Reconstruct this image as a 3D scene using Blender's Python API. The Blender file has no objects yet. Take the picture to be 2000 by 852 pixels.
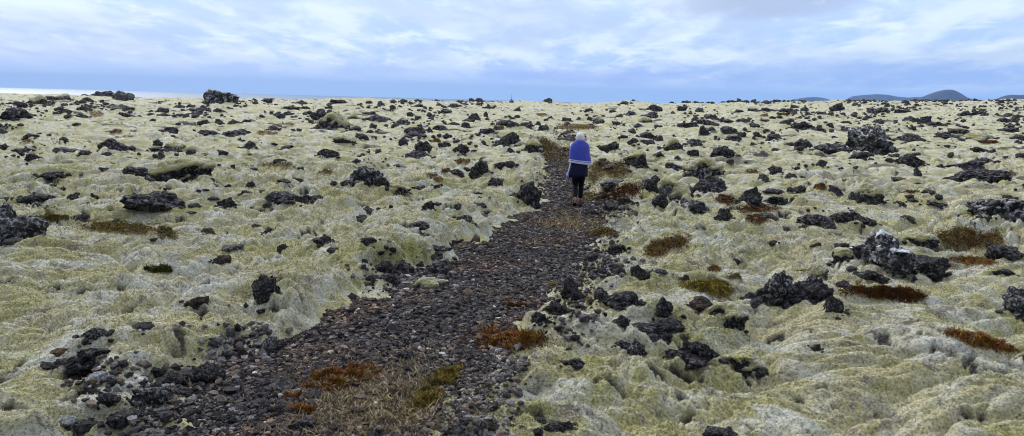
# ---------------------------------------------------------------- rocks read off the photograph (2000 x 852):
# centre x, base y, width, height, look | short handle | label     look: b black, l lichen spotted, p purple grey, g grey, r brown, w pale, o orange; m = moss capped
ROCKS = '''
35 232 56 22 b|wide black boulder below the sea|wide black boulder near the left edge below the bright sea
43 211 22 13 b
75 203 33 17 rm|mossy brown skyline ridge|brown ridge rock with mossy top on the left skyline
98 196 24 9 b
122 196 28 13 gm
241 197 38 21 g|hunched grey skyline boulder|hunched grey boulder breaking the left skyline against the sea
198 188 44 7 p
315 220 27 11 b|ragged stone below the sea|ragged black stone on its own below the left sea strip
246 229 38 9 p
158 230 32 9 p
133 231 19 7 g
127 220 28 7 b
118 215 20 8 b
163 216 31 7 b
236 213 32 9 g
190 207 9 5 b
152 202 9 7 b
125 279 15 14 b
222 293 52 25 p|dark angular slab|dark angular slab tilted up out of the moss at left
167 303 26 11 p
208 306 19 10 b
126 298 37 11 g
8 293 20 16 b
45 302 36 14 p|diagonal ridge at left edge|dark diagonal ridge of lava sloping down from the left edge
62 311 24 12 b
4 262 18 16 g
152 245 18 6 b
63 267 26 6 b
308 287 18 17 b|wedge shaped standing stone|black wedge shaped stone standing above a flat one
309 296 28 8 b
342 292 36 13 gm
330 259 32 12 p
320 227 24 6 b
295 226 13 6 b
30 237 13 7 g
298 237 14 6 b
432 204 66 31 l|great banded skyline boulder|biggest skyline boulder, dark with grey bands, standing before the sea
522 202 20 11 b|small pyramid stone|small dark pyramid shaped stone on the skyline before the sea
590 204 26 9 p
660 202 30 8 p
350 206 8 8 b
350 211 20 7 b
372 211 16 9 b
384 219 35 8 p
427 220 21 10 b
449 214 13 5 b
351 228 16 7 b
383 226 27 5 b
499 203 11 5 b
400 243 27 10 b
429 244 19 13 p
456 243 24 9 b
482 240 16 7 b
512 230 11 7 b
543 230 22 11 b
569 215 32 6 b
596 214 18 7 b
602 224 21 8 b
572 231 9 5 b
625 236 37 22 b|leaning black slab|leaning black slab propped against a big mossy boulder
653 252 66 32 bm|black hulk with mossy back|big black boulder with moss over its back, left of centre
534 255 20 11 g|round grey stone|lone round grey stone just above an orange heath streak
403 265 32 13 p
465 266 56 14 p|long low dark ledge|long low dark ledge left of an orange heath streak
486 289 29 15 b
536 286 14 8 l
563 290 27 6 b
373 302 18 10 b
436 303 19 10 p
641 304 41 15 b
673 281 41 14 bm
348 246 10 8 b
745 206 15 10 b|squat skyline block|squat black block on the low mossy skyline hump
720 202 14 6 b
816 209 20 6 b
859 207 15 6 b
887 210 31 8 b
870 222 24 10 b
801 228 13 11 b
816 234 14 10 b
722 224 22 7 b
735 237 50 14 p|broken dark outcrop|broken dark outcrop running right behind the mossy field
693 234 28 12 gm
787 242 27 10 l|pale spotted stone|low lichen spotted stone paler than its neighbours
928 235 26 15 p
949 229 9 13 b
916 238 22 8 b
869 244 10 8 b
887 244 22 6 p
909 250 19 12 b
729 252 14 14 p
811 262 41 16 b|dark arched outcrop|dark arched outcrop with moss under its span
812 267 40 9 b
839 260 9 14 b
860 255 32 12 p
950 264 29 15 p
992 248 52 12 b|long black rubble crest|long black crest of rubble behind the round tufted boulder
706 274 27 14 p
731 270 12 5 b
874 271 20 12 p
787 283 19 16 p
827 297 33 26 b|steep black twin rock|steep black rock beside a brown heath tuft, left of the trail
868 288 25 12 b
903 300 34 24 b|black stub in mossy slope|black rough stub sunk in the mossy slope left of the trail
993 282 44 26 b|round tufted boulder|round black boulder topped with reddish tufts behind the walker on the left
1014 282 11 10 b
997 299 17 13 b
944 284 14 12 p
818 310 52 16 p
738 298 14 8 g
1010 217 14 8 b
1010 231 11 7 b
1220 203 18 6 b|rocks on skyline knoll|dark rocks crowning the small mossy skyline knoll right of the walker
1237 198 8 4 b
1277 218 31 15 b|black stack below the knoll|tall black stack right of the skyline knoll
1268 230 33 13 b
1260 240 26 12 bm
1246 249 16 9 b
1231 225 21 9 p
1208 229 16 7 b
1197 220 14 6 b
1150 218 17 7 b
1169 243 22 18 lm
1154 236 15 9 b
1203 244 16 8 b
1130 236 9 9 b
1106 237 21 8 b
1108 247 16 12 gm
1075 232 10 7 b
1061 254 24 10 b
1027 251 27 13 p
1049 246 14 11 p
1332 217 18 11 b
1315 223 10 7 b
1343 250 40 10 b
1286 249 16 6 b
1268 271 36 14 b
1287 276 16 14 b
1264 283 28 10 p
1216 271 21 8 b
1234 281 19 14 b
1189 299 46 25 b|black ledge beside the walker|black ledge of rock right of the walker's blue shawl
1315 293 34 28 bm|horseshoe rock with moss inside|dark horseshoe rock curling over a mossy hump right of the walker
1243 325 48 34 bm|knobbly moss cushioned rock|knobbly black rock cushioned with moss right of the walker
1286 310 20 17 b
1324 312 13 9 b
1042 296 42 24 bm|dark overhang by the trail|dark overhang under moss at the left bank behind the walker
1392 203 8 5 b
1365 218 15 8 b
1442 220 19 7 b
1471 218 21 7 b
1634 218 27 18 b|black block under far hills|black upright block just under the far hills
1500 218 31 8 p
1551 212 15 8 b
1536 219 30 7 b
1389 233 32 11 b
1376 245 41 12 p
1375 265 20 21 b|standing black post rock|upright black rock like a stump, one of two neighbours right of centre
1390 256 16 9 b
1425 263 34 18 b|flat topped black block|flat topped black block right of the stump shaped rock
1450 270 19 15 b
1433 275 29 11 p
1452 240 29 9 b
1420 240 32 8 b
1474 250 20 10 b
1493 240 18 7 b
1534 242 21 9 b
1567 252 42 16 b|spread of black crags|spread of black crags left of the giant streaked boulder
1596 256 32 8 b
1621 248 14 9 b
1480 269 17 14 p
1510 273 29 13 b
1569 291 33 21 b|black helmet shaped rock|black helmet shaped rock left of the giant streaked boulder
1545 286 20 9 b
1620 304 92 23 b|long black whaleback|long black whaleback rock lying left of the giant boulder
1353 307 23 16 b
1410 309 46 26 b|square black boulder|square black boulder alone in smooth moss right of centre
1356 284 27 14 l
1579 226 14 6 b
1605 224 18 6 b
1655 256 20 8 r
1652 241 19 6 b
1630 269 11 4 b
1638 281 12 5 b
1441 308 12 7 b
1704 300 98 60 l|giant streaked boulder|giant dark boulder with white lichen streaks, largest rock in the right half
1772 276 54 17 b|black rock against the giant|low black rock leaning out from the giant boulder's right side
1715 240 20 9 b
1763 221 29 6 b
1715 221 40 9 p
1772 204 12 8 b
1805 241 24 16 b|split crag at right|split dark crag trailing rubble to its right, below the far cone
1827 247 34 9 p
1782 237 21 6 b
1768 235 9 7 b
1885 227 26 12 b|black hump under the cone|black hump directly below the far rounded cone
1907 225 24 9 b
1922 227 14 7 b
1949 228 12 8 b
1967 228 21 8 b
1990 232 23 9 b
1961 240 24 10 b
1982 239 12 11 b
1782 255 14 9 l
1883 251 18 6 b
1872 248 10 6 g
1972 250 15 8 r
1846 272 40 15 b|pointed black ridge rock|pointed black ridge rock with a flat tail to its right
1870 262 35 8 b
1914 276 48 13 bm|mossy backed dark ledge|mossy backed dark ledge above a thin reddish heath streak
1849 289 11 7 b
1914 296 33 10 b
1989 282 15 9 b
1988 273 26 10 b
1970 259 34 7 p
1784 295 7 6 b
1780 324 56 26 b|craggy black pile|craggy black pile left of the smooth purple slab
1792 345 15 21 b
1740 308 14 6 b
1677 311 36 17 b
1905 196 8 4 b
1992 308 16 9 b
98 356 46 15 b|black hollow at left|black rock showing in a sunken hollow of the moss at left
268 345 50 22 p|dark hollow beside the dome|dark lava in the hollow directly left of the mossy dome
301 347 32 15 g
358 356 106 46 bm|mossy dome with black face|moss covered dome with a black broken face at its right
75 401 66 22 b|ragged black strip|ragged black strip of rock above the olive heath at left
142 393 22 16 b
104 365 14 7 p
122 371 14 7 p
184 387 16 11 b
300 415 108 43 b|coarse black mound|coarse black mound like a coal heap in pale moss at left
10 480 150 88 l|grey slab cut by left edge|big grey black slab cut off by the left edge of the picture
203 334 17 8 p
12 394 30 9 b
156 432 40 9 p
548 320 28 8 p
495 334 17 7 b
586 332 14 7 b
489 367 20 16 r
445 366 12 7 b
555 361 26 11 b
582 354 24 8 p
403 374 14 6 b
388 379 15 7 r
480 378 23 7 b
508 378 16 6 b
443 406 35 25 b|shark fin rock|black pointed rock like a fin right of the coarse mound
416 395 22 8 p
552 394 62 20 p|wavy dark ledge|wavy dark ledge with green moss beneath it, left of centre
602 398 54 20 b
375 424 18 9 b
493 408 10 5 g
500 445 18 8 b
652 362 14 9 b
710 362 72 40 l|grey veined outcrop|large grey veined outcrop with pale streaks left of centre
748 366 34 22 b
778 380 46 22 pm|lump under moss lip|dark lump tucked under a moss lip beside the veined outcrop
819 371 32 9 p
940 345 48 40 b|tall knobbly black rock|tall knobbly black rock left of the walker
913 336 15 11 b
890 342 34 13 p
986 326 38 12 p
775 328 18 6 b
695 320 17 11 b
968 365 30 20 p
934 381 16 7 p
836 409 24 20 b
855 404 16 10 b
722 419 29 19 g
709 434 24 16 g|smooth grey lump|smooth rounded grey lump poking from moss left of the trail
892 411 18 18 l
907 430 30 12 l
940 405 22 8 p
948 419 18 7 p
818 445 40 10 p
1030 398 52 52 b|big rock at walker's left bank|big dark rock set into the mossy bank left of the walker's legs
1004 386 17 12 g
856 368 18 9 g
1195 370 45 20 g|grey rubble hump|grey rubble hump on the trail just right of the walker's knees
1278 376 44 40 b|upright black wall rock|upright black wall of rock right of the trail and red heath
1288 404 32 32 b
1318 390 62 46 gm|mossy dome beside wall rock|grey based mossy dome leaning on the upright black wall rock
1320 333 40 16 b
1190 332 28 11 p
1154 423 44 20 l
1194 412 28 17 p
1165 402 28 10 p
1222 401 34 18 r
1355 417 60 30 l|spotted arching outcrop|white spotted outcrop arching over a mossy hump right of the trail
1412 431 34 30 b
1375 348 78 38 lm|speckled upper boulder|speckled upper boulder of a stacked black pair at right of centre
1387 378 60 36 b|lower black boulder of pair|lower boulder of a stacked pair, jet black with a pale chip
1345 380 26 18 g
1468 402 56 44 b|peaked rock above red heath|peaked black rock above dark red heath right of centre
1515 399 48 18 b
1510 379 40 11 p
1558 378 28 20 b
1513 339 26 17 b
1491 353 20 16 g
1568 349 11 6 b
1545 347 22 10 b
1604 325 20 16 p
1631 378 26 17 p
1593 444 70 22 p|low lumpy dark ridge|low lumpy dark ridge in pale moss behind the lichen topped boulder
1648 437 60 28 b
1690 441 40 20 p
1495 430 45 16 g
1690 396 60 42 bm|split rock with flat grey top|split black rock with flat grey moss top at right
1878 331 72 22 p|smooth purple slab|smooth purple brown slab lying flat in moss at right
1918 354 92 24 b|eyebrow shaped black rock|black eyebrow shaped rock below the smooth purple slab
1755 354 26 9 g
1792 362 14 6 b
1759 403 20 11 b
1782 397 20 9 p
1826 403 30 9 b
1965 424 140 38 l|long grey ridge at right edge|long grey lichen covered ridge running into the right edge
1972 388 24 8 b
1913 426 14 7 p
1772 430 24 8 p
1813 378 24 8 b
1925 315 26 7 p
406 458 26 13 r
434 516 32 18 r|brown knob in left bank|brown crumbly knob in the smooth moss of the left bank
455 489 38 12 g
385 606 44 30 r|rock inside left bank hole|dark rock with rusty side inside a hole in the left moss bank
184 664 56 26 l|pale broken stone at left|pale lichen crusted broken stone low in the left moss
282 645 38 14 p
303 472 18 8 p
520 588 50 62 b|tall black gash|tall black gash of rock in the left mossy bank
631 477 42 22 p|purple grey bank stone|smooth purple grey stone on the crest of the left bank
652 494 26 12 p
720 482 30 20 p
552 489 20 13 p
767 496 14 16 b
527 455 30 12 b
747 534 46 26 p|left end of trailside pile|grey black rock at the left end of the trailside pile
786 540 56 32 b|middle of trailside pile|largest dark block in the middle of the trailside pile
729 556 27 22 b
761 553 42 20 p
855 543 56 34 l|grey head of trailside pile|grey lichen rock at the right end of the trailside pile
844 570 66 28 gm|green mossy cushion|green moss cushioned stone on the trail's left edge
774 563 12 8 o
855 493 34 12 b
876 492 14 10 g
1049 488 17 7 w|white stone on the trail|small flat white stone lying on the dark trail
1250 546 38 34 b|small black tower|small black tower of rock in moss right of the trail
1289 538 28 13 p
1177 592 36 36 l|white crusted rock|white crusted rock at the right bank of the trail
1216 604 62 36 b|dark slumped rock|dark slumped rock right of the white crusted one
1296 609 34 36 b
1180 618 12 11 b
1210 640 40 26 b
1285 665 96 48 b|broad black outcrop|broad rough black outcrop at the middle of the right foreground
1240 694 42 38 l
1215 684 30 22 p
1375 609 60 30 r|brown crumbling rock|brown crumbling rock just below the bright olive heath
1422 645 70 60 bm|black rock with tan cap|black rock with a round tan moss cap in the right foreground
1462 595 36 28 b
1474 605 18 14 w|white chip stone|small white lichened stone beside the big cracked boulder
1338 549 20 14 r
1438 515 16 12 p
1170 542 40 25 l
1190 520 32 18 l
1158 513 36 26 p
1210 540 26 24 g
1205 495 40 20 b
1113 580 36 42 p|purple bank face|purple black face of the bank along the trail's right edge
1127 588 28 30 b
1085 612 40 26 p
1055 630 36 24 p
1722 526 122 82 lc|boulder with white lichen crown|large black boulder crowned with white lichen at right
1803 538 84 44 b|low right shoulder block|low black block forming the right shoulder of the white crowned boulder
1650 511 46 26 bm
1510 600 90 84 l|big cracked boulder|big cracked black boulder with a peaked left end, right foreground
1578 592 90 56 p|sloping arm of cracked boulder|brown sloping arm running right from the big cracked boulder
1627 612 38 40 b
1590 540 48 26 gm
1700 551 58 26 b
1652 565 36 18 p
1592 486 20 15 b
1645 495 30 26 p
1510 481 24 12 r
1798 482 60 26 pm|moss capped tan hump|tan moss capped hump right of the white crowned boulder
1962 503 64 26 b|black rocks below dark heath|black blocks at the lower right of the dark sunken heath
1960 540 36 16 b
1992 622 64 70 l|boulder at lower right edge|rough boulder cut off by the right edge in the lower half
150 738 90 50 b|black cavity rock|black broken rock around a cavity in the lower left moss
190 749 38 22 w|bluish white stone|bluish white lichened stone on the edge of the black cavity
185 705 55 28 p
116 696 30 16 o|orange stone in moss|small orange brown stone half sunk in lower left moss
345 758 70 40 b
405 752 66 46 b|jet black trailside rock|jet black rock at the lower left edge of the trail
298 800 66 52 l|crusted rock at lower left|rubbly rock with pale crust at the lower left of the trail
212 790 40 30 p
250 830 70 26 b
170 845 60 24 b
127 830 40 14 w
450 702 34 20 g|pale grey trailside stone|pale grey stone left of two brown trailside stones
474 703 24 32 r
489 706 22 24 r
455 675 34 26 b
531 694 54 42 l|big grey trailside stone|big light grey lichened stone on the trail's left edge
768 775 26 16 r|smooth brown stone|smooth dark brown stone alone on the dry grassy trail
793 705 34 20 p|purple cobble|large purple cobble in the middle of the gravel trail
667 664 16 18 b
590 842 50 28 p
1338 716 80 34 p
1362 704 78 42 b|foreground black ledge|black ledge running right from the broad black outcrop
1455 740 82 54 bm|cave under moss hood|rock hooded with grey moss over a dark cave, right foreground
1117 716 46 16 p|purple rock in mossy folds|flat purple rock between mossy folds right of the trail
1095 845 70 24 b|black rock at bottom edge|black rock at the bottom edge right of the trail
1405 856 60 18 b
1594 686 20 18 b
'''
# centre x, centre y, width, height, colour, tilt in degrees (clockwise in the picture) | handle
HEATH = '''
190 222 44 11 tan 0
224 258 26 8 brown 0
54 275 27 9 olive 0
522 260 52 8 orange 3|orange heath streak
561 243 30 5 red 0
852 275 22 8 brown 0
974 251 24 9 brown -10
1065 283 56 26 olive 20|olive trailside heath
1085 308 54 26 brown 10|brown heath on far trail
1128 249 84 11 tan 0|tan grass behind the walker
1057 224 29 6 tan 0
1530 223 26 6 brown 0
1494 226 22 4 orange 0
1930 278 46 7 red 0
95 429 78 16 olive 0
235 446 216 28 olive 3|long olive heath bank
325 456 42 26 green 20
98 407 34 7 olive 0
545 321 76 9 brown 0|brown heath around a flat rock
638 336 36 8 olive 0
903 316 34 12 orange 0
845 341 24 9 brown 0
857 352 26 12 orange 20
871 334 19 9 red 0
1184 333 98 38 olive 0|olive heath right of the walker
1210 378 98 32 red -15|reddish heath right of the trail
1160 384 54 16 yellow 0
1475 408 96 17 red 0|dark red heath
1478 430 52 20 red 10
1418 391 44 24 red 10
1470 335 32 6 red 0
1602 366 34 12 orange 10
1778 375 42 6 red 0|bright red heath streak
1977 340 30 10 brown 15
1300 480 98 34 brown -22|brown heath tongue
1178 455 60 18 olive 0
1390 565 112 30 yellow 6|bright olive heath
1395 526 38 13 brown 5
1435 542 30 10 olive 0
1077 558 20 9 yellow 0
1003 598 46 15 red 5
1890 466 140 44 brown 3|dark sunken heath
1726 574 162 26 red 3|wide rusty heath
1900 510 96 15 orange 5
660 740 136 46 rust -8|rust heath on the trail
574 778 30 20 rust 0
597 803 44 15 rust 0
848 764 140 44 olive -38|olive rust heath on trail
995 665 154 46 rust 2|dark rust heath mat
1915 668 156 26 rust 14|rust heath band at right
2010 700 36 22 rust 0
310 528 50 14 green 0
'''
# trail edges: picture row, left x, right x
TRAIL = [(960,120,760),(900,190,800),(852,270,850),(800,345,890),(750,410,930),(700,475,985),(650,590,1050),(600,690,1075),(560,775,1100),
 (500,875,1160),(450,960,1180),(420,1022,1190),(400,1058,1175),(375,1068,1152),(345,1066,1142),(320,1064,1132),(300,1066,1122),(284,1078,1118)]
# skyline: picture x, land skyline above (+) or below (-) eye level in picture pixels
SKYLINE = [(-900,-14),(0,-12.5),(250,-13),(480,-13),(640,-9.5),(720,-6),(770,-6),(830,-8),(950,-7),(1000,-4),(1110,-6),(1180,-3),(1215,1),(1270,-2),(1340,-1),(1400,1),(1500,6),(1600,10),(1800,14),(2000,18),(2500,23),(2900,23)]
HOLLOWS = [(98,352,46,16,.14),(385,590,44,30,.18),(150,722,80,38,.16),(1452,722,44,24,.16),(1890,468,120,40,.2)]
import bpy, math, random
import numpy as np
from mathutils import Vector, Matrix

random.seed(7)
RNG = np.random.default_rng(11)
scene = bpy.context.scene
COL = scene.collection
PI = math.pi

# ================================================================= camera geometry
F_PX = 1455.0; CX, CY = 1000.0, 426.0
EYE = np.array([0.0, 0.0, 2.4])
ROLL = math.atan(0.0257)
PITCH = math.atan(231.3 * math.cos(ROLL) / F_PX)
FWD = np.array([0.0, math.cos(PITCH), -math.sin(PITCH)])
_up0 = np.array([0.0, math.sin(PITCH), math.cos(PITCH)])
_rt0 = np.array([1.0, 0.0, 0.0])
RGT = math.cos(ROLL) * _rt0 + math.sin(ROLL) * _up0
UPV = -math.sin(ROLL) * _rt0 + math.cos(ROLL) * _up0

def rays(px, py):
    px = np.asarray(px, float); py = np.asarray(py, float)
    return FWD[None] * F_PX + RGT[None] * (px - CX)[:, None] + UPV[None] * (CY - py)[:, None]

def project(P):
    d = P - EYE
    z = d @ FWD
    z = np.where(z < 0.05, 0.05, z)
    return CX + F_PX * (d @ RGT) / z, CY - F_PX * (d @ UPV) / z, z

# ================================================================= noise
def _h(ix, iy, seed):
    h = (ix.astype(np.int64) * 374761393 + iy.astype(np.int64) * 668265263 + seed * 974634777) & 0xFFFFFFFF
    h = ((h ^ (h >> 13)) * 1274126177) & 0xFFFFFFFF
    return (h ^ (h >> 16)) & 255
_ang = np.arange(256) * 2 * PI / 256
_GX, _GY = np.cos(_ang), np.sin(_ang)

def gn(x, y, seed=0):
    x0 = np.floor(x); y0 = np.floor(y)
    fx = x - x0; fy = y - y0
    ix = x0.astype(np.int64); iy = y0.astype(np.int64)
    def g(dx, dy):
        k = _h(ix + dx, iy + dy, seed)
        return _GX[k] * (fx - dx) + _GY[k] * (fy - dy)
    u = fx * fx * fx * (fx * (fx * 6 - 15) + 10)
    v = fy * fy * fy * (fy * (fy * 6 - 15) + 10)
    a = g(0, 0); b = g(1, 0); c = g(0, 1); d = g(1, 1)
    return 1.5 * ((a + (b - a) * u) * (1 - v) + (c + (d - c) * u) * v)

def pillow(x, y, seed):
    n = np.minimum(np.abs(gn(x, y, seed)) / .72, 1.0)
    return np.sin(n * PI / 2) ** .66

_D3 = RNG.normal(size=(256, 3)); _D3 /= np.linalg.norm(_D3, axis=1)[:, None]
def gn3(P, seed=0):
    P0 = np.floor(P); f = P - P0; I = P0.astype(np.int64)
    w = f * f * f * (f * (f * 6 - 15) + 10)
    out = 0
    for dx in (0, 1):
        for dy in (0, 1):
            for dz in (0, 1):
                k = _h(I[:, 0] + dx + 57 * (I[:, 2] + dz), I[:, 1] + dy + 131 * (I[:, 2] + dz), seed)
                g = _D3[k]
                dot = g[:, 0] * (f[:, 0] - dx) + g[:, 1] * (f[:, 1] - dy) + g[:, 2] * (f[:, 2] - dz)
                out = out + dot * (w[:, 0] if dx else 1 - w[:, 0]) * (w[:, 1] if dy else 1 - w[:, 1]) * (w[:, 2] if dz else 1 - w[:, 2])
    return 1.5 * out

def sstep(a, b, x):
    t = np.clip((x - a) / (b - a), 0, 1)
    return t * t * (3 - 2 * t)

# ================================================================= mesh + object helpers
def make_mesh(name, V, faces, smooth=False, attrs=None, colors=None):
    """faces: (n,3) or (n,4) int array, or a list of such arrays"""
    me = bpy.data.meshes.new(name)
    V = np.ascontiguousarray(V, np.float32)
    fl = faces if isinstance(faces, list) else [faces]
    me.vertices.add(len(V)); me.vertices.foreach_set('co', V.ravel())
    nl = sum(f.size for f in fl); npz = sum(len(f) for f in fl)
    me.loops.add(nl); me.loops.foreach_set('vertex_index', np.concatenate([f.ravel() for f in fl]).astype(np.int32))
    sizes = np.concatenate([np.full(len(f), f.shape[1]) for f in fl])
    starts = np.concatenate([[0], np.cumsum(sizes)[:-1]]).astype(np.int32)
    me.polygons.add(npz); me.polygons.foreach_set('loop_start', starts)
    me.polygons.foreach_set('use_smooth', np.full(npz, smooth, bool))
    for k, a in (attrs or {}).items():
        me.attributes.new(k, 'FLOAT', 'POINT').data.foreach_set('value', np.ascontiguousarray(a, np.float32))
    if colors is not None:
        at = me.attributes.new('tint', 'FLOAT_COLOR', 'POINT')
        at.data.foreach_set('color', np.ascontiguousarray(np.c_[colors, np.ones(len(colors))], np.float32).ravel())
    me.update(calc_edges=True); me.validate()
    return me

def link(name, me, mat, parent=None, loc=(0, 0, 0)):
    o = bpy.data.objects.new(name, me)
    COL.objects.link(o)
    if mat is not None and me is not None: me.materials.append(mat)
    o.location = loc
    if parent: o.parent = parent
    return o

def tag(o, label=None, cat=None, group=None, kind=None):
    if label: o['label'] = label
    if cat: o['category'] = cat
    if group: o['group'] = group
    if kind: o['kind'] = kind
    return o

_ico = {}
def ico(sub):
    if sub not in _ico:
        import bmesh
        bm = bmesh.new(); bmesh.ops.create_icosphere(bm, subdivisions=sub, radius=1.0)
        V = np.array([v.co[:] for v in bm.verts]); Fc = np.array([[v.index for v in f.verts] for f in bm.faces])
        bm.free(); _ico[sub] = (V, Fc)
    return _ico[sub]

# ================================================================= materials
def new_mat(name):
    m = bpy.data.materials.new(name); m.use_nodes = True
    nt = m.node_tree; nt.nodes.clear()
    out = nt.nodes.new('ShaderNodeOutputMaterial'); b = nt.nodes.new('ShaderNodeBsdfPrincipled')
    nt.links.new(b.outputs[0], out.inputs['Surface'])
    b.inputs['Roughness'].default_value = 0.95
    b.inputs['Specular IOR Level'].default_value = 0.25
    return m, nt, b

class NB:
    """small node-graph builder"""
    def __init__(s, nt): s.nt = nt
    def put(s, sock, v):
        if hasattr(v, 'is_output'): s.nt.links.new(v, sock)
        elif isinstance(v, (tuple, list)) and len(v) == 3 and sock.type == 'RGBA': sock.default_value = (*v, 1)
        else: sock.default_value = v
    def math(s, op, a, b=0.0, c=0.0, clamp=False):
        n = s.nt.nodes.new('ShaderNodeMath'); n.operation = op; n.use_clamp = clamp
        s.put(n.inputs[0], a); s.put(n.inputs[1], b); s.put(n.inputs[2], c); return n.outputs[0]
    def noise(s, vec, scale, detail=3, rough=.55, dist=0.0, out='Fac'):
        n = s.nt.nodes.new('ShaderNodeTexNoise')
        if vec is not None: s.put(n.inputs['Vector'], vec)
        s.put(n.inputs['Scale'], scale); n.inputs['Detail'].default_value = detail
        n.inputs['Roughness'].default_value = rough; n.inputs['Distortion'].default_value = dist
        return n.outputs[out]
    def mix(s, f, a, b, blend='MIX'):
        n = s.nt.nodes.new('ShaderNodeMix'); n.data_type = 'RGBA'; n.blend_type = blend
        s.put(n.inputs[0], f); s.put(n.inputs[6], a); s.put(n.inputs[7], b); return n.outputs[2]
    def ss(s, v, a, b):
        n = s.nt.nodes.new('ShaderNodeMapRange'); n.interpolation_type = 'SMOOTHSTEP'
        s.put(n.inputs[0], v); n.inputs[1].default_value = a; n.inputs[2].default_value = b
        n.inputs[3].default_value = 0; n.inputs[4].default_value = 1; return n.outputs[0]
    def attr(s, name, out='Fac'):
        n = s.nt.nodes.new('ShaderNodeAttribute'); n.attribute_name = name; return n.outputs[out]
    def coord(s, out='Object'):
        return s.nt.nodes.new('ShaderNodeTexCoord').outputs[out]
    def mapped(s, vec, scale):
        n = s.nt.nodes.new('ShaderNodeMapping'); s.put(n.inputs[0], vec); n.inputs['Scale'].default_value = scale; return n.outputs[0]
    def bump(s, h, strength, dist, normal=None):
        n = s.nt.nodes.new('ShaderNodeBump'); s.put(n.inputs['Height'], h)
        n.inputs['Strength'].default_value = strength; n.inputs['Distance'].default_value = dist
        if normal: s.put(n.inputs['Normal'], normal)
        return n.outputs[0]

def moss_colour(B, co):
    """woolly moss: grey green fleece with yellow green and straw areas and hoary whitish tips"""
    n1 = B.noise(co, 0.42, 3, .6); n2 = B.noise(co, 1.5, 4, .65, .5); n3 = B.noise(co, 6.0, 4, .7); n4 = B.noise(co, 45, 3, .75)
    c = B.mix(B.ss(n1, .38, .62), MOSS[0], MOSS[1])
    c = B.mix(B.math('MULTIPLY', B.ss(n2, .42, .68), .95), c, MOSS[2])
    c = B.mix(B.math('MULTIPLY', B.ss(n3, .5, .68), .6), c, MOSS[3])
    c = B.mix(B.math('MULTIPLY', B.ss(B.noise(co, 3.4, 6, .72, 1.), .545, .63), .85), c, MOSS[4])
    c = B.mix(B.math('MULTIPLY', B.ss(B.noise(co, .9, 4, .6, .6), .6, .7), .75), c, MOSS[5])
    dark = B.mix(1.0, c, (.26, .25, .20), 'MULTIPLY')
    c = B.mix(B.math('MULTIPLY', B.ss(n4, .50, .36), .75), c, dark)
    c = B.mix(B.math('MULTIPLY', B.ss(B.noise(co, 17, 4, .7), .47, .34), .5), c, dark)
    c = B.mix(B.math('MULTIPLY', B.ss(n4, .53, .66), .5), c, (.70, .69, .60))
    return c, n4

MOSS = [(.375, .340, .138), (.47, .415, .240), (.60, .585, .53), (.31, .297, .070), (.235, .190, .170), (.315, .318, .055)]

def moss_material(name='moss', fuzz=False):
    m, nt, b = new_mat(name); B = NB(nt); co = B.coord()
    c, fine = moss_colour(B, co)
    if fuzz:
        c = B.mix(1.0, c, B.attr('tint', 'Color'), 'MULTIPLY'); B.put(b.inputs['Base Color'], c); b.inputs['Specular IOR Level'].default_value = .05
        return m
    heath = B.attr('heath'); bare = B.attr('bare')
    soil = B.mix(B.noise(co, 9, 4, .7), (.10, .055, .022), (.17, .12, .045))
    c = B.mix(heath, c, soil)
    dirt = B.mix(B.noise(co, 14, 5, .75), (.008, .007, .007), (.036, .028, .026))
    c = B.mix(bare, c, dirt)
    B.put(b.inputs['Base Color'], c)
    f2 = B.noise(co, 110, 2, .7)
    B.put(b.inputs['Normal'], B.bump(B.math('ADD', fine, B.math('MULTIPLY', f2, .6)), .75, .035))
    b.inputs['Specular IOR Level'].default_value = .08
    b.inputs['Sheen Weight'].default_value = .12; b.inputs['Sheen Roughness'].default_value = .6
    return m

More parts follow.
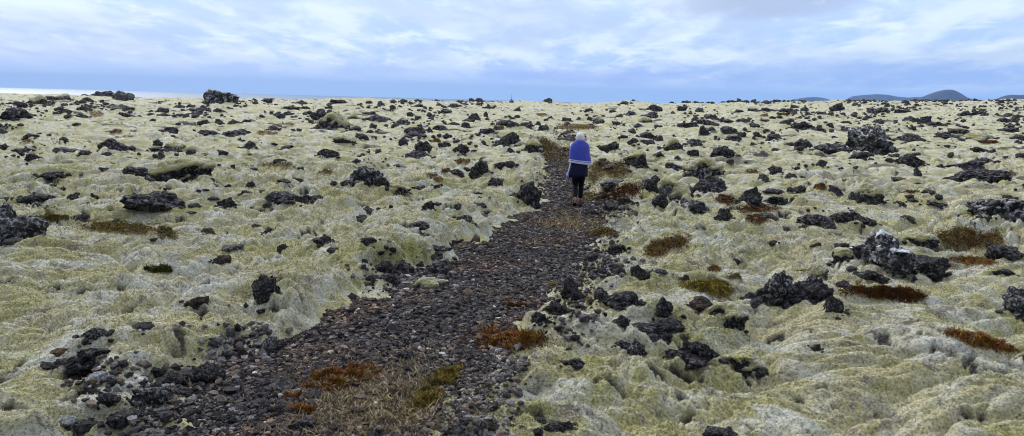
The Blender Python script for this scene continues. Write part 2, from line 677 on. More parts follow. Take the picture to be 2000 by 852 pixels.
ROCKLOOK = {  # dark, mid, pale, pale amount, crust colour, crust threshold
    'b': ((.006, .0055, .006), (.040, .037, .038), (.22, .205, .215), .85, (.42, .41, .39), .70),
    'l': ((.008, .0075, .009), (.053, .050, .052), (.32, .31, .32), .95, (.55, .55, .56), .615),
    'p': ((.011, .009, .012), (.045, .038, .044), (.25, .22, .25), .85, (.40, .39, .40), .70),
    'g': ((.035, .033, .034), (.12, .115, .11), (.27, .26, .25), .8, (.45, .45, .42), .63),
    'r': ((.022, .014, .011), (.085, .055, .042), (.22, .16, .13), .5, (.42, .40, .36), .72),
    'w': ((.20, .20, .22), (.45, .46, .50), (.75, .77, .82), .9, (.85, .86, .88), .6),
    'o': ((.05, .03, .015), (.22, .115, .045), (.36, .22, .10), .5, (.42, .40, .36), .72),
}
def rock_material(k):
    dk, md, pl, amt, crust, th = ROCKLOOK[k]
    m, nt, b = new_mat({'b': 'black_lava', 'l': 'lichened_lava', 'p': 'purple_lava', 'g': 'grey_lava', 'r': 'brown_lava', 'w': 'white_lichen_stone', 'o': 'orange_stone'}[k])
    B = NB(nt); co = B.coord('Object')
    sc = B.attr('grain')                      # coarser grain on bigger rocks
    n1 = B.noise(co, B.math('MULTIPLY', sc, 3.0), 6, .72, .4)
    n2 = B.noise(co, B.math('MULTIPLY', sc, 9.0), 6, .78)
    n3 = B.noise(co, B.math('MULTIPLY', sc, 1.6), 4, .6, .8)
    n4 = B.noise(co, B.math('MULTIPLY', sc, 5.0), 5, .65, 1.2)
    c = B.mix(B.ss(n1, .40, .62), dk, md)
    c = B.mix(B.math('MULTIPLY', B.ss(n2, .51, .60), amt), c, pl)
    c = B.mix(B.math('MULTIPLY', B.ss(n3, .55, .7), .35), c, (.055, .040, .040) if k in 'blp' else md)
    c = B.mix(B.math('MULTIPLY', B.ss(n4, th - .05, th + .01), .85), c, crust)
    B.put(b.inputs['Base Color'], c)
    h = B.math('ADD', n1, B.math('MULTIPLY', n2, .7))
    B.put(b.inputs['Normal'], B.bump(h, 1.0, .10))
    b.inputs['Roughness'].default_value = .9; b.inputs['Specular IOR Level'].default_value = .3
    return m
RM = {k: rock_material(k) for k in ROCKLOOK}
MOSS_MAT = moss_material('moss')

def tint_material(name, rough=.9, grain=60.0, spec=.2, var=.45):
    m, nt, b = new_mat(name); B = NB(nt); co = B.coord()
    c = B.attr('tint', 'Color')
    n = B.noise(co, grain, 3, .7)
    c = B.mix(B.ss(n, .35, .7), B.mix(1.0, c, (1 - var,) * 3, 'MULTIPLY'), B.mix(1.0, c, (1 + var,) * 3, 'MULTIPLY'))
    B.put(b.inputs['Base Color'], c); b.inputs['Roughness'].default_value = rough
    b.inputs['Specular IOR Level'].default_value = spec
    B.put(b.inputs['Normal'], B.bump(n, .5, .01))
    return m

def simple_mat(name, col, rough=.8, grain=0, var=.25, bump=.3):
    m, nt, b = new_mat(name); B = NB(nt)
    if grain:
        n = B.noise(B.coord(), grain, 4, .65)
        B.put(b.inputs['Base Color'], B.mix(n, tuple(x * (1 - var) for x in col), tuple(x * (1 + var) for x in col)))
        B.put(b.inputs['Normal'], B.bump(n, bump, .01))
    else: b.inputs['Base Color'].default_value = (*col, 1)
    b.inputs['Roughness'].default_value = rough
    return m

# ================================================================= trail in world coordinates
def on_plane(px, py, z):
    d = rays(px, py); t = (z - EYE[2]) / d[:, 2]
    return EYE + d * t[:, None]
_tr = np.array(TRAIL, float)
_L = on_plane(_tr[:, 1], _tr[:, 0], -.1); _R = on_plane(_tr[:, 2], _tr[:, 0], -.1)
_ty = (_L[:, 1] + _R[:, 1]) / 2
_txc = (_L[:, 0] + _R[:, 0]) / 2; _thw = np.maximum((_R[:, 0] - _L[:, 0]) / 2, .3)
def trail_s(X, Y):
    """signed distance (m) outside the trail edge"""
    n = .40 * gn(X / 1.2, Y / 1.2, 31) + .32 * gn(X / .45, Y / .45, 32) + .10 * gn(X / .15, Y / .15, 33)
    s = np.abs(X - np.interp(Y, _ty, _txc)) - np.interp(Y, _ty, _thw) + n
    return np.where((Y < 1.0) | (Y > _ty[-1]), 5.0, s)

# ================================================================= terrain grid: one sheet, polar, fine where the photograph looks
A_FINE = np.radians(np.arange(-40, 40.001, .08))
A_ALL = np.concatenate([A_FINE, np.radians(np.arange(43, 319, 3.0))])
NF, NA = len(A_FINE), len(A_ALL)
def geo(a, b, q): return a * np.exp(np.arange(0, math.log(b / a), q))
R_ALL = np.concatenate([np.linspace(.5, 3.0, 12), geo(3.1, 14, .0026), geo(14, 30, .0032), geo(30, 120, .0050), geo(120, 420, .010), geo(425, 9500, .06)])
NR = len(R_ALL)
_sk = np.array(SKYLINE, float)
_sk_az = np.arctan((_sk[:, 0] - CX) / F_PX)
_sk_el = np.arctan(_sk[:, 1] / F_PX)
EDGE = 235.0

def base_height(X, Y, R, AZ, cell):
    azc = np.where(AZ > PI, AZ - 2 * PI, AZ)
    el = np.interp(azc, _sk_az, _sk_el)
    tgt = EYE[2] + EDGE * np.tan(el)
    m = sstep(35, EDGE, R) * tgt
    inland = sstep(math.radians(2), math.radians(9), azc)
    far = sstep(EDGE + 5, EDGE + 190, R)
    m = m * (1 - far) + far * ((-17.0) * (1 - inland) + inland * np.minimum(tgt - 2.5, 1.5))
    amp = sstep(0, 60, R)
    m += (.10 + .22 * amp) * gn(X / 11, Y / 11, 1) + (.12 + .12 * amp) * gn(X / 4.6, Y / 4.6, 2) + .35 * sstep(60, 200, R) * gn(X / 38, Y / 38, 3)
    return m

def gaps(X, Y):
    """torn gaps in the fleece where the dark lava soil shows"""
    n = gn(X / .95, Y / .60, 24) + .55 * gn(X / .32, Y / .24, 25) + .30 * gn(X / .12, Y / .10, 26) + .35 * gn(X / 6, Y / 6, 27)
    c = gn(X / .36 + .5 * gn(X / .8, Y / .8, 29), Y / .15 + .9 * gn(X / .8, Y / .8, 28), 30) + .35 * gn(X / .11, Y / .08, 34) + .35 * gn(X / 2.6, Y / 2.6, 35)
    far = sstep(18, 40, np.hypot(X, Y)) * sstep(.52, .66, gn(X / 2.6, Y / 1.5, 36) + .45 * gn(X / .9, Y / .6, 37) + .4 * gn(X / 14, Y / 14, 38))
    return np.maximum(np.maximum(sstep(.72, .82, n), .97 * sstep(.67, .75, c)), .95 * far)

def height(X, Y, R, AZ, cell):
    def f(L): return sstep(1.6, 4.0, L / cell)
    wx = X + .26 * gn(X / 1.7, Y / 1.7, 11) + .05 * gn(X / .5, Y / .5, 12); wy = Y + .26 * gn(X / 1.7, Y / 1.7, 13) + .05 * gn(X / .5, Y / .5, 14)
    z = .25 * (pillow(wx / 3.1, wy / 2.7, 4) - .55)
    z += .13 * (pillow(wx / 1.45, wy / 1.05, 5) - .55)
    # folds of the fleece: long ridges that run across the view and bend with the ground
    t = .40 * gn(X / 6.5, Y / 6.5, 15); ct, st = np.cos(t), np.sin(t)
    fx = wx * ct - wy * st; fy = wx * st + wy * ct
    z += f(.4) * .115 * (pillow(fx / .95, fy / .44, 16) - .55)
    z += f(.25) * .072 * (pillow(fx / .54 + 3, fy / .23, 17) - .55)
    z += f(.6) * .055 * (pillow(wx / .66, wy / .50, 6) - .55)
    z += f(.2) * .044 * (pillow(fx / .28, fy / .125, 7) - .55)
    z += f(.09) * .022 * (pillow(fx / .13, fy / .070, 8) - .55)
    z += f(.05) * .015 * gn(X / .055, Y / .042, 9)
    z += f(.026) * .008 * gn(X / .028, Y / .024, 10)
    # away from the path the cushions stand higher
    z += sstep(8, 18, R) * f(.7) * .21 * (pillow(fx / 1.4 + 9, fy / .75, 18) - .55)
    z += sstep(18, 45, R) * f(1.6) * .26 * (pillow(wx / 3.3 + 5, wy / 1.9, 19) - .55)
    z += sstep(60, 120, R) * f(3.0) * .35 * (pillow(wx / 5.5 + 5, wy / 3.6, 20) - .55)
    gap = gaps(X, Y)
    z -= .07 * gap * f(.25)
    s = trail_s(X, Y)
    off = sstep(-.12, .55, s)
    near = 1 - sstep(20, 34, R)
    bank = .14 * np.exp(-np.square((s - .8) / .9)) * (s > -.2) * near
    floor = -.12 + .035 * gn(X / .7, Y / .7, 21) + .018 * gn(X / .2, Y / .2, 22) + f(.09) * .018 * gn(X / .08, Y / .08, 23)
    floor = floor * near + (1 - near) * (z * .5 - .1)
    return off * (z + bank) + (1 - off) * floor, s, off

AZg, Rg = np.meshgrid(A_ALL, R_ALL)
Xg = Rg * np.sin(AZg); Yg = Rg * np.cos(AZg)
CELL = np.maximum(np.interp(Rg, [3, 14, 14.5, 30, 31, 120, 121, 420], [.0026, .0026, .0032, .0032, .005, .005, .01, .01]), np.where(AZg > A_FINE[-1], .05, .0014)) * Rg
_d, Sg, OFF = height(Xg.ravel(), Yg.ravel(), Rg.ravel(), AZg.ravel(), CELL.ravel())
Hg = (base_height(Xg.ravel(), Yg.ravel(), Rg.ravel(), AZg.ravel(), None) + _d).reshape(Rg.shape)
Sg = Sg.reshape(Rg.shape); OFF = OFF.reshape(Rg.shape)
# rough skyline lumps
Hg += sstep(45, 150, Rg) * .5 * (pillow(Xg / 5.0, Yg / 8.0, 41) - .55) * (Rg < 420)

_ri = np.arange(NR); _ai = np.arange(NA)
def ground(x, y):
    r = np.hypot(x, y); a = np.arctan2(x, y); a = np.where(a < A_ALL[0], a + 2 * PI, a)
    i = np.clip(np.interp(r, R_ALL, _ri), 0, NR - 1.001); j = np.clip(np.interp(a, A_ALL, _ai), 0, NA - 1.001)
    i0 = i.astype(int); j0 = j.astype(int); u = i - i0; v = j - j0
    return (Hg[i0, j0] * (1 - u) + Hg[i0 + 1, j0] * u) * (1 - v) + (Hg[i0, j0 + 1] * (1 - u) + Hg[i0 + 1, j0 + 1] * u) * v

_T = geo(3.0, 330.0, .0035)
def hit(px, py):
    """where the sight lines of these picture points meet the ground (farthest point short of the skyline if they pass above it)"""
    D = rays(px, py); D = D / np.hypot(D[:, 0], D[:, 1])[:, None]
    best = np.full(len(D), np.nan); gap = np.full(len(D), 1e9); gapt = np.full(len(D), EDGE)
    for k in range(0, len(_T)):
        t = _T[k]; todo = np.isnan(best)
        if not todo.any(): break
        P = EYE + D[todo] * t
        dz = P[:, 2] - ground(P[:, 0], P[:, 1])
        idx = np.where(todo)[0]
        best[idx[dz <= 0]] = t
        rel = dz / t
        if t > 60:
            better = rel < gap[idx]; gap[idx[better]] = rel[better]; gapt[idx[better]] = t
    t = np.where(np.isnan(best), gapt, best)
    P = EYE + D * t[:, None]; P[:, 2] = ground(P[:, 0], P[:, 1])
    return P

def window(x, y, rad):
    r = math.hypot(x, y); a = math.atan2(x, y)
    i0, i1 = np.searchsorted(R_ALL, [r - rad, r + rad]); da = rad / r
    j0, j1 = np.searchsorted(A_FINE, [a - da, a + da])
    return slice(max(i0, 0), i1 + 1), slice(max(j0, 0), j1 + 1)

BARE = (gaps(Xg, Yg) * (Rg < 330) * OFF).reshape(Rg.shape); HEATHM = np.zeros_like(Rg)
# hollows in the moss with bare dark soil in them
for hx, hy, hw, hh, dep in HOLLOWS:
    P = hit([hx], [hy + hh * .4])[0]
    zc = float((P - EYE) @ FWD); rx = hw / 2 * zc / F_PX; ry = max(rx * .8, .6 * hh * zc / F_PX)
    wi = window(P[0], P[1] + ry * .6, 2.2 * max(rx, ry))
    dx = (Xg[wi] - P[0]) / rx; dy = (Yg[wi] - P[1] - ry * .6) / ry
    q = np.sqrt(dx * dx + dy * dy) + .35 * gn(Xg[wi] / .22, Yg[wi] / .22, 51)
    k = 1 - sstep(.55, 1.15, q)
    Hg[wi] -= dep * k; BARE[wi] = np.maximum(BARE[wi], .92 * (1 - sstep(.85, 1.15, q)))

# ================================================================= read the tables
def parse(txt): return [l.split('|') for l in txt.strip().splitlines()]
rocks = []
for c in parse(ROCKS):
    a = c[0].split()
    rocks.append(dict(px=float(a[0]), py=float(a[1]), w=float(a[2]), h=float(a[3]), look=a[4][0], cap='m' in a[4][1:], crust='c' in a[4][1:], handle=c[1] if len(c) > 1 else None, label=c[2] if len(c) > 2 else None))
heaths = []
for c in parse(HEATH):
    a = c[0].split()
    heaths.append(dict(px=float(a[0]), py=float(a[1]), w=float(a[2]), h=float(a[3]), col=a[4], tilt=float(a[5]), handle=c[1] if len(c) > 1 else None, label=None))

PH = hit([r['px'] for r in rocks], [r['py'] for r in rocks])
for i_r, (r, P) in enumerate(zip(rocks, PH)):
    D = rays([r['px']], [r['py'] - r['h'] * (.95 if r['h'] < .7 * r['w'] else .86)])[0]; D = D / math.hypot(D[0], D[1])
    zc = float((P - EYE) @ FWD)
    W = 1.10 * r['w'] * zc / F_PX
    dep = W * random.uniform(.65, .95)
    dist = math.hypot(P[0], P[1])
    # the ground rises towards the eye for near rocks: keep the base where it is seen, the top where it is seen
    fwd2 = np.array([P[0], P[1]]) / dist
    c = np.array([P[0], P[1]]) + fwd2 * dep * .30
    ztop = EYE[2] + D[2] * (dist + dep * .34)
    Hh = max(ztop - P[2], .22 * W)
    zb = P[2] - .72 * Hh - .03 * W
    r.update(P=P, c=c, W=W, D=dep, zb=zb, zt=P[2] + Hh, zc=zc, yaw=-math.atan2(P[0], P[1]))
    # press the moss down where it would bury the rock
    rad = W * .62
    wi = window(c[0], c[1], rad * 1.6)
    q = np.hypot(Xg[wi] - c[0], (Yg[wi] - c[1])) / rad
    along = (Xg[wi] - P[0]) * fwd2[0] + (Yg[wi] - P[1]) * fwd2[1]
    lip = .22 * Hh * sstep(.62, .80, q) * (1 - sstep(.95, 1.5, q)) * sstep(-.5, .5, gn(Xg[wi] / (.5 * W), Yg[wi] / (.5 * W), i_r)) * (along / rad < -.1)
    Hg[wi] += np.minimum(lip, .09)
    k = (1 - sstep(.8, 1.2, q)) * sstep(-.05, .12, along / rad)
    Hg[wi] = Hg[wi] * (1 - k) + np.minimum(Hg[wi], P[2] + .05 * Hh) * k
    
# heath on the terrain: brown litter under each patch
GPX, GPY, _gz = project(np.stack([Xg[:, :NF], Yg[:, :NF], Hg[:, :NF]], -1))
def ellipse_q(h, X, Y):
    t = math.radians(h['tilt']); dx = X - h['px']; dy = Y - h['py']
    u = (dx * math.cos(t) + dy * math.sin(t)) / (h['w'] / 2); v = (-dx * math.sin(t) + dy * math.cos(t)) / (h['h'] / 2)
    n = .38 * gn(X / (.3 * h['w'] + 3), Y / (.6 * h['h'] + 2), int(h['px'])) + .16 * gn(X / 9., Y / 5., 5)
    return np.sqrt(u * u + v * v) + n
for h in heaths:
    box = (np.abs(GPX - h['px']) < h['w']) & (np.abs(GPY - h['py']) < h['w'] * .5 + h['h']) & (Rg[:, :NF] > 3.5)
    q = ellipse_q(h, GPX[box], GPY[box])
    HEATHM[:, :NF][box] = np.maximum(HEATHM[:, :NF][box], 1 - sstep(.75, 1.05, q))

# ================================================================= terrain + path meshes
def build_ground():
    V = np.stack([Xg, Yg, Hg], -1).reshape(-1, 3)
    idx = np.arange(NR * NA).reshape(NR, NA)
    a = idx[:-1]; b = idx[1:]
    Fq = np.stack([a, np.roll(a, -1, 1), np.roll(b, -1, 1), b], -1).reshape(-1, 4)
    Fq = Fq[:, ::-1]
    V = np.concatenate([V, [[0, 0, float(Hg[0].mean())]]])
    fan = np.stack([np.full(NA, NR * NA), np.roll(idx[0], -1), idx[0]], -1)
    heath = np.append(HEATHM.ravel(), 0); bare = np.append(BARE.ravel(), 0); s = np.append(Sg.ravel(), 5); off = np.append(OFF.ravel(), 1)
    onp = (off[Fq].mean(1) < .10) & (V[Fq[:, 0], 1] < _ty[-1] - .5)
    def sub(name, Fs, mat, kind):
        allf = np.concatenate([f.ravel() for f in Fs]); u, inv = np.unique(allf, return_inverse=True)
        out = []; p = 0
        for f in Fs: out.append(inv[p:p + f.size].reshape(f.shape)); p += f.size
        me = make_mesh(name, V[u], out, True, dict(heath=heath[u], bare=bare[u]))
        return tag(link(name, me, mat), kind='structure')
    t = sub('terrain', [Fq[~onp], fan], MOSS_MAT, 'structure')
    t['label'] = 'pale green grey woolly moss covering the lava field'
    m, nt, b = new_mat('trail_soil'); B = NB(nt); co = B.coord()
    n = B.noise(co, 18, 6, .75); n2 = B.noise(co, 1.3, 4, .6)
    c = B.mix(B.ss(n, .35, .68), (.012, .010, .011), (.062, .050, .048))
    c = B.mix(B.math('MULTIPLY', B.ss(n2, .5, .65), .5), c, (.075, .05, .035))
    c = B.mix(B.math('MULTIPLY', B.attr('heath'), .8), c, B.mix(n, (.11, .065, .03), (.2, .14, .06)))
    B.put(b.inputs['Base Color'], c); B.put(b.inputs['Normal'], B.bump(n, .8, .04))
    p = sub('path', [Fq[onp]], m, 'structure')
    p['label'] = 'dark gravelly trail winding through the moss'
build_ground()

# ================================================================= sea and hills
def build_sea():
    X, Y = np.meshgrid(np.linspace(-10800, 4200, 40), np.linspace(180, 10900, 40))
    V = np.stack([X, Y, np.full_like(X, -12.0)], -1).reshape(-1, 3)
    idx = np.arange(1600).reshape(40, 40)
    Fq = np.stack([idx[:-1, :-1], idx[:-1, 1:], idx[1:, 1:], idx[1:, :-1]], -1).reshape(-1, 4)
    m, nt, b = new_mat('sea_water'); B = NB(nt); co = B.coord()
    b.inputs['Base Color'].default_value = (.08, .13, .18, 1); b.inputs['Metallic'].default_value = 0; b.inputs['Roughness'].default_value = .42
    b.inputs['Specular IOR Level'].default_value = .5; b.inputs['IOR'].default_value = 1.30
    B.put(b.inputs['Normal'], B.bump(B.noise(B.mapped(co, (.05, .02, 1)), 1.0, 4, .6), .25, 1.0))
    tag(link('sea', make_mesh('sea', V, Fq, True), m), 'bright calm sea along the left horizon', kind='structure')
build_sea()

def build_hills():
    # profile: picture x, picture y of the outline; distance
    HL = [('far blue flat hill', 7600, [(1500, 201), (1545, 195), (1575, 190.5), (1592, 189.5), (1606, 191), (1625, 196), (1660, 203)]),
          ('long flat topped blue hill', 7200, [(1600, 206), (1640, 200), (1665, 188), (1690, 185.5), (1712, 184), (1735, 185.5), (1752, 189), (1775, 191), (1790, 189.5), (1802, 190.5), (1830, 196), (1870, 204)]),
          ('rounded volcanic cone', 5600, [(1735, 206), (1775, 196), (1803, 189), (1815, 184), (1828, 179.5), (1842, 176), (1857, 174.8), (1866, 177), (1878, 183), (1890, 191), (1910, 197), (1960, 208)]),
          ('brown hill cut by the frame', 4000, [(1880, 206), (1925, 199), (1948, 192.5), (1962, 187), (1978, 185), (1990, 186), (2010, 184.5), (2040, 186), (2080, 192), (2140, 203)])]
    lab = ['small low far blue hill, leftmost on the right skyline', 'long flat topped blue hill left of the rounded cone', 'rounded purple volcanic cone, tallest on the horizon', 'nearer brown hill cut off by the right edge']
    m, nt, b = new_mat('hill_scoria_haze_tint'); B = NB(nt); co = B.coord()
    n = B.noise(co, .012, 6, .6); n2 = B.noise(B.mapped(co, (1, 1, .3)), .03, 4, .6)
    c = B.mix(B.ss(n, .4, .65), (.028, .030, .048), (.055, .050, .062)); c = B.mix(B.math('MULTIPLY', n2, .3), c, (.05, .05, .035))  # scoria colour made bluer, painting in part of the distant haze
    B.put(b.inputs['Base Color'], c)
    for (nm, D, prof), lb in zip(HL, lab):
        pr = np.array(prof, float)
        d = rays(pr[:, 0], pr[:, 1]); d = d / np.hypot(d[:, 0], d[:, 1])[:, None]
        az = np.arctan2(d[:, 0], d[:, 1]); zt = EYE[2] + d[:, 2] * D
        ac = (az[0] + az[-1]) / 2; u = (az - ac) * D
        zt = np.maximum(zt, 0); zt[0] = zt[-1] = -6
        nu, nv = 150, 60; half = (u[-1] - u[0]) / 2
        U = np.linspace(u[0], u[-1], nu); prf = np.interp(U, u, zt)
        ker = np.exp(-np.square(np.arange(-6, 7) / 2.5)); ker /= ker.sum()
        prf = np.convolve(np.pad(prf, 6, mode='edge'), ker, 'valid')
        Vv = np.linspace(-1, 1, nv)
        UU, VV = np.meshgrid(U, Vv)
        Z = np.interp(UU, U, prf) * np.maximum(1 - np.abs(VV) ** 1.7, 0) ** 1.2
        Z += .06 * np.maximum(Z, 0) * gn(UU / 55, VV * 2.5 + UU / 90, 61) * (1 - np.exp(-np.square(VV / .25))) - 8 * (np.abs(VV) > .98)
        depth = max(half * .8, 250)
        cx, cy = math.sin(ac) * D, math.cos(ac) * D
        ex = np.array([math.cos(ac), -math.sin(ac)]); ey = np.array([math.sin(ac), math.cos(ac)])
        XY = UU[..., None] * ex + (VV * depth)[..., None] * ey
        V = np.concatenate([XY, Z[..., None]], -1).reshape(-1, 3)
        idx = np.arange(nu * nv).reshape(nv, nu)
        Fq = np.stack([idx[:-1, :-1], idx[:-1, 1:], idx[1:, 1:], idx[1:, :-1]], -1).reshape(-1, 4)
        o = link('hill', make_mesh('hill', V, Fq, True), m, loc=(cx, cy, 0))
        tag(o, lb, kind='structure')
build_hills()

# ================================================================= lava rocks
def rock_points(seed, sub, ratio, rough=1.0):
    V, Fc = ico(sub); rs = np.random.default_rng(seed)
    P = V.copy()
    for k in range(rs.integers(10, 17)):
        n = rs.normal(size=3); n[2] *= .8; n /= np.linalg.norm(n)
        off = rs.uniform(.48, .88)
        P -= n * np.maximum(P @ n - off, 0)[:, None] * rs.uniform(.75, 1.0)
    S = np.array([1.0, ratio[0], ratio[1]])
    Q = P * S; o3 = rs.uniform(-50, 50, 3)
    d = .32 * gn3(Q * 1.5 + o3, 1) + .17 * gn3(Q * 3.2 + o3, 2)
    d -= .17 * np.maximum(0, .25 - np.abs(gn3(Q * 2.7 + o3, 3))) * 3
    d -= rough * .10 * np.maximum(0, .22 - np.abs(gn3(Q * 5.5 + o3, 7))) * 3
    d += rough * (.085 * gn3(Q * 8 + o3, 4) + (.05 * gn3(Q * 17 + o3, 5) if sub >= 4 else 0) + (.032 * gn3(Q * 34 + o3, 6) if sub >= 5 else 0))
    P = P * (1 + d)[:, None]
    P[:, :] -= (P.max(0) + P.min(0)) / 2
    P /= (P.max(0) - P.min(0)) / 2
    return P, Fc

def rock_mesh(r, seed):
    px = r['w']
    sub = 6 if px > 75 else 5 if px > 34 else 4 if px > 15 else 3
    Ht = r['zt'] - r['zb']
    P, Fc = rock_points(seed, sub, (r['D'] / r['W'], Ht / r['W']), .5 if r['look'] in 'gw' else .95)
    # slight lean
    P = P * np.array([r['W'] / 2, r['D'] / 2, Ht / 2])
    c, s = math.cos(r['yaw']), math.sin(r['yaw'])
    P = np.stack([P[:, 0] * c - P[:, 1] * s, P[:, 0] * s + P[:, 1] * c, P[:, 2] + Ht / 2], -1)
    return P, Fc, sub

order = sorted(range(len(rocks)), key=lambda i: -rocks[i]['w'] * rocks[i]['h'] - (1e6 if rocks[i]['handle'] else 0))
INDIV = set(order[:300])

def cap_mesh(P, Fc, W, seed, need=0.0, thick=1.0):
    """moss fleece grown over the top of a rock"""
    P0 = P; P = P.copy()
    E = np.concatenate([Fc[:, [0, 1]], Fc[:, [1, 2]], Fc[:, [2, 0]]]); cnt = np.bincount(E[:, 0], minlength=len(P)).astype(float)[:, None]
    def smooth(A, n):
        for _ in range(n):
            S = np.stack([np.bincount(E[:, 0], A[E[:, 1], k], minlength=len(A)) for k in range(A.shape[1])], -1); A = .4 * A + .6 * S / cnt
        return A
    its = int(len(P) ** .5 / 6) + 3
    P = smooth(P, its)
    fn = np.cross(P[Fc[:, 1]] - P[Fc[:, 0]], P[Fc[:, 2]] - P[Fc[:, 0]])
    N = np.zeros_like(P)
    for k in range(3): np.add.at(N, Fc[:, k], fn)
    N /= np.linalg.norm(N, axis=1)[:, None] + 1e-9
    lift = smooth(np.maximum((P0 - P) * N, 0).sum(1)[:, None], its)[:, 0]
    rs = np.random.default_rng(seed); bias = np.array([rs.uniform(-.6, .1), rs.uniform(-.1, .4), .9]); bias /= np.linalg.norm(bias)
    zn = (P[:, 2] - P[:, 2].min()) / (np.ptp(P[:, 2]))
    mask = N @ bias * .8 + .9 * (zn - .80) + .55 * gn3(P * (2.0 / W) + 7, seed % 97) + .12 * gn3(P * (8 / W) + 7, 3) - need
    if need: mask += .7 * gn3(P * (4.5 / W) + 3, 9)
    t = sstep(.0, .4, mask)
    keepv = mask > .0
    f = Fc[keepv[Fc].all(1)]
    if len(f) < 10: return None
    h = W * t * (.03 + .05 * pillow(P[:, 0] * 4 / W, P[:, 1] * 7 / W + P[:, 2] * 6 / W, seed % 50) + .03 * gn3(P * (14 / W), 5) + .018 * gn3(P * (32 / W), 6)) + lift * 1.1 * t - .03 * W * (1 - t)
    if thick < 1: Q = P0 + N * (.012 * W * t - .006 * W)[:, None]
    else: Q = P + N * h[:, None]
    u, inv = np.unique(f, return_inverse=True)
    return Q[u], inv.reshape(f.shape)

CRUST = simple_mat('white_lichen', (.50, .51, .54), .95, 9, .35, .6)
SPARE = []           # rocks past the first 300 join the rubble
WORDS = dict(b='black', l='lichen spotted', p='purple grey', g='grey', r='brown', w='whitish', o='orange brown')
things = []
for n, i in enumerate(order):
    r = rocks[i]
    P, Fc, sub = rock_mesh(r, 100 + i)
    grain = np.full(len(P), np.clip(1.1 / r['W'], .12, 9.0))
    if i not in INDIV:
        SPARE.append((P + np.array([r['c'][0], r['c'][1], r['zb']]), Fc)); continue
    me = make_mesh('lava_rock', P, Fc, sub >= 5, dict(grain=grain))
    big = r['W'] > 1.5
    o = link('lava_boulder' if big else ('stone' if r['look'] in 'wo' else 'lava_rock'), me, RM[r['look']], loc=(r['c'][0], r['c'][1], r['zb']))
    tag(o, r['label'], 'boulder' if big else ('stone' if r['look'] in 'wo' else 'rock'), 'lava rocks strewn over the moss')
    r['obj'] = o
    if r['cap']:
        cm = cap_mesh(P, Fc, r['W'], 300 + i)
        if cm is not None:
            link('moss_cap', make_mesh('moss_cap', cm[0], cm[1], True), MOSS_MAT, parent=o)
    if r['crust']:
        cm = cap_mesh(P, Fc, r['W'], 300 + i, .52, .1)
        if cm is not None:
            c_ = link('lichen_crust', make_mesh('lichen_crust', cm[0], cm[1], True), CRUST, parent=o); c_['label'] = 'white lichen crust on the top of the boulder'
    things.append(dict(px=r['px'], py=r['py'] - r['h'] / 2, handle=r['handle'], obj=o, r=r))

# ================================================================= loose rubble: the countless small lava lumps between the listed rocks
def build_rubble():
    N = 7000
    py = 197 + 250 * RNG.random(N) ** 2.4; px = RNG.uniform(-60, 2060, N)
    clump = 1.15 * gn(px / 110, py / 20, 71) + .6 * gn(px / 30, py / 9, 72) + .5 * sstep(1250, 1700, px) * (py < 262) - .35 * (py > 330) - .25 * ((px < 700) & (py > 230))
    k = clump > .24
    px, py = px[k], py[k]
    P = hit(px, py)
    s = trail_s(P[:, 0], P[:, 1]); ok = (s > .1) & (np.hypot(P[:, 0], P[:, 1]) > 8)
    P = P[ok]; zc = (P - EYE) @ FWD
    sz = np.exp(RNG.normal(math.log(5.2), .45, len(P))) * np.interp(zc, [8, 30, 200], [1.5, 1.15, .8])
    sz = np.minimum(sz, 17) * zc / F_PX
    V0, F0 = ico(2)
    Vs, Fs, G = [], [], []; off = 0
    var = [rock_points(900 + k, 2, (.8, .7), 1.3)[0] for k in range(24)]
    for j in range(len(P)):
        a = RNG.uniform(0, 2 * PI); c, s_ = math.cos(a), math.sin(a)
        Q = var[j % 24] * np.array([.5, .45, RNG.uniform(.22, .5)]) * sz[j]
        Q = np.stack([Q[:, 0] * c - Q[:, 1] * s_, Q[:, 0] * s_ + Q[:, 1] * c, Q[:, 2]], -1)
        Vs.append(Q + P[j] + np.array([0, 0, .10 * sz[j]])); Fs.append(F0 + off); off += len(Q)
        G.append(np.full(len(Q), np.clip(1.0 / sz[j], .2, 9)))
    for i, r in enumerate(rocks):          # broken pieces round the foot of every outcrop
        if r['w'] < 20 or r['look'] in 'wo': continue
        for _ in range(int(RNG.integers(3, 9))):
            a = RNG.uniform(0, 2 * PI); q = RNG.uniform(.75, 1.25)
            x = r['c'][0] + math.cos(a) * q * r['W'] * .6; y = r['c'][1] + math.sin(a) * q * r['D'] * .6
            if trail_s(np.array([x]), np.array([y]))[0] < .1: continue
            s = r['W'] * RNG.uniform(.10, .30); Q = var[int(RNG.integers(24))] * np.array([.5, .45, RNG.uniform(.25, .45)]) * s
            z = float(ground(np.array([x]), np.array([y]))[0])
            Vs.append(Q + np.array([x, y, z + .05 * s])); Fs.append(F0 + off); off += len(Q); G.append(np.full(len(Q), np.clip(1.0 / s, .2, 9)))
    for Q, Fc in SPARE:
        Vs.append(Q); Fs.append(Fc + off); off += len(Q); G.append(np.full(len(Q), 2.0))
    o = link('lava_rubble', make_mesh('lava_rubble', np.concatenate(Vs), np.concatenate(Fs), False, dict(grain=np.concatenate(G))), RM['b'])
    tag(o, 'countless small dark lava lumps scattered through the moss', 'rubble', kind='stuff')
build_rubble()

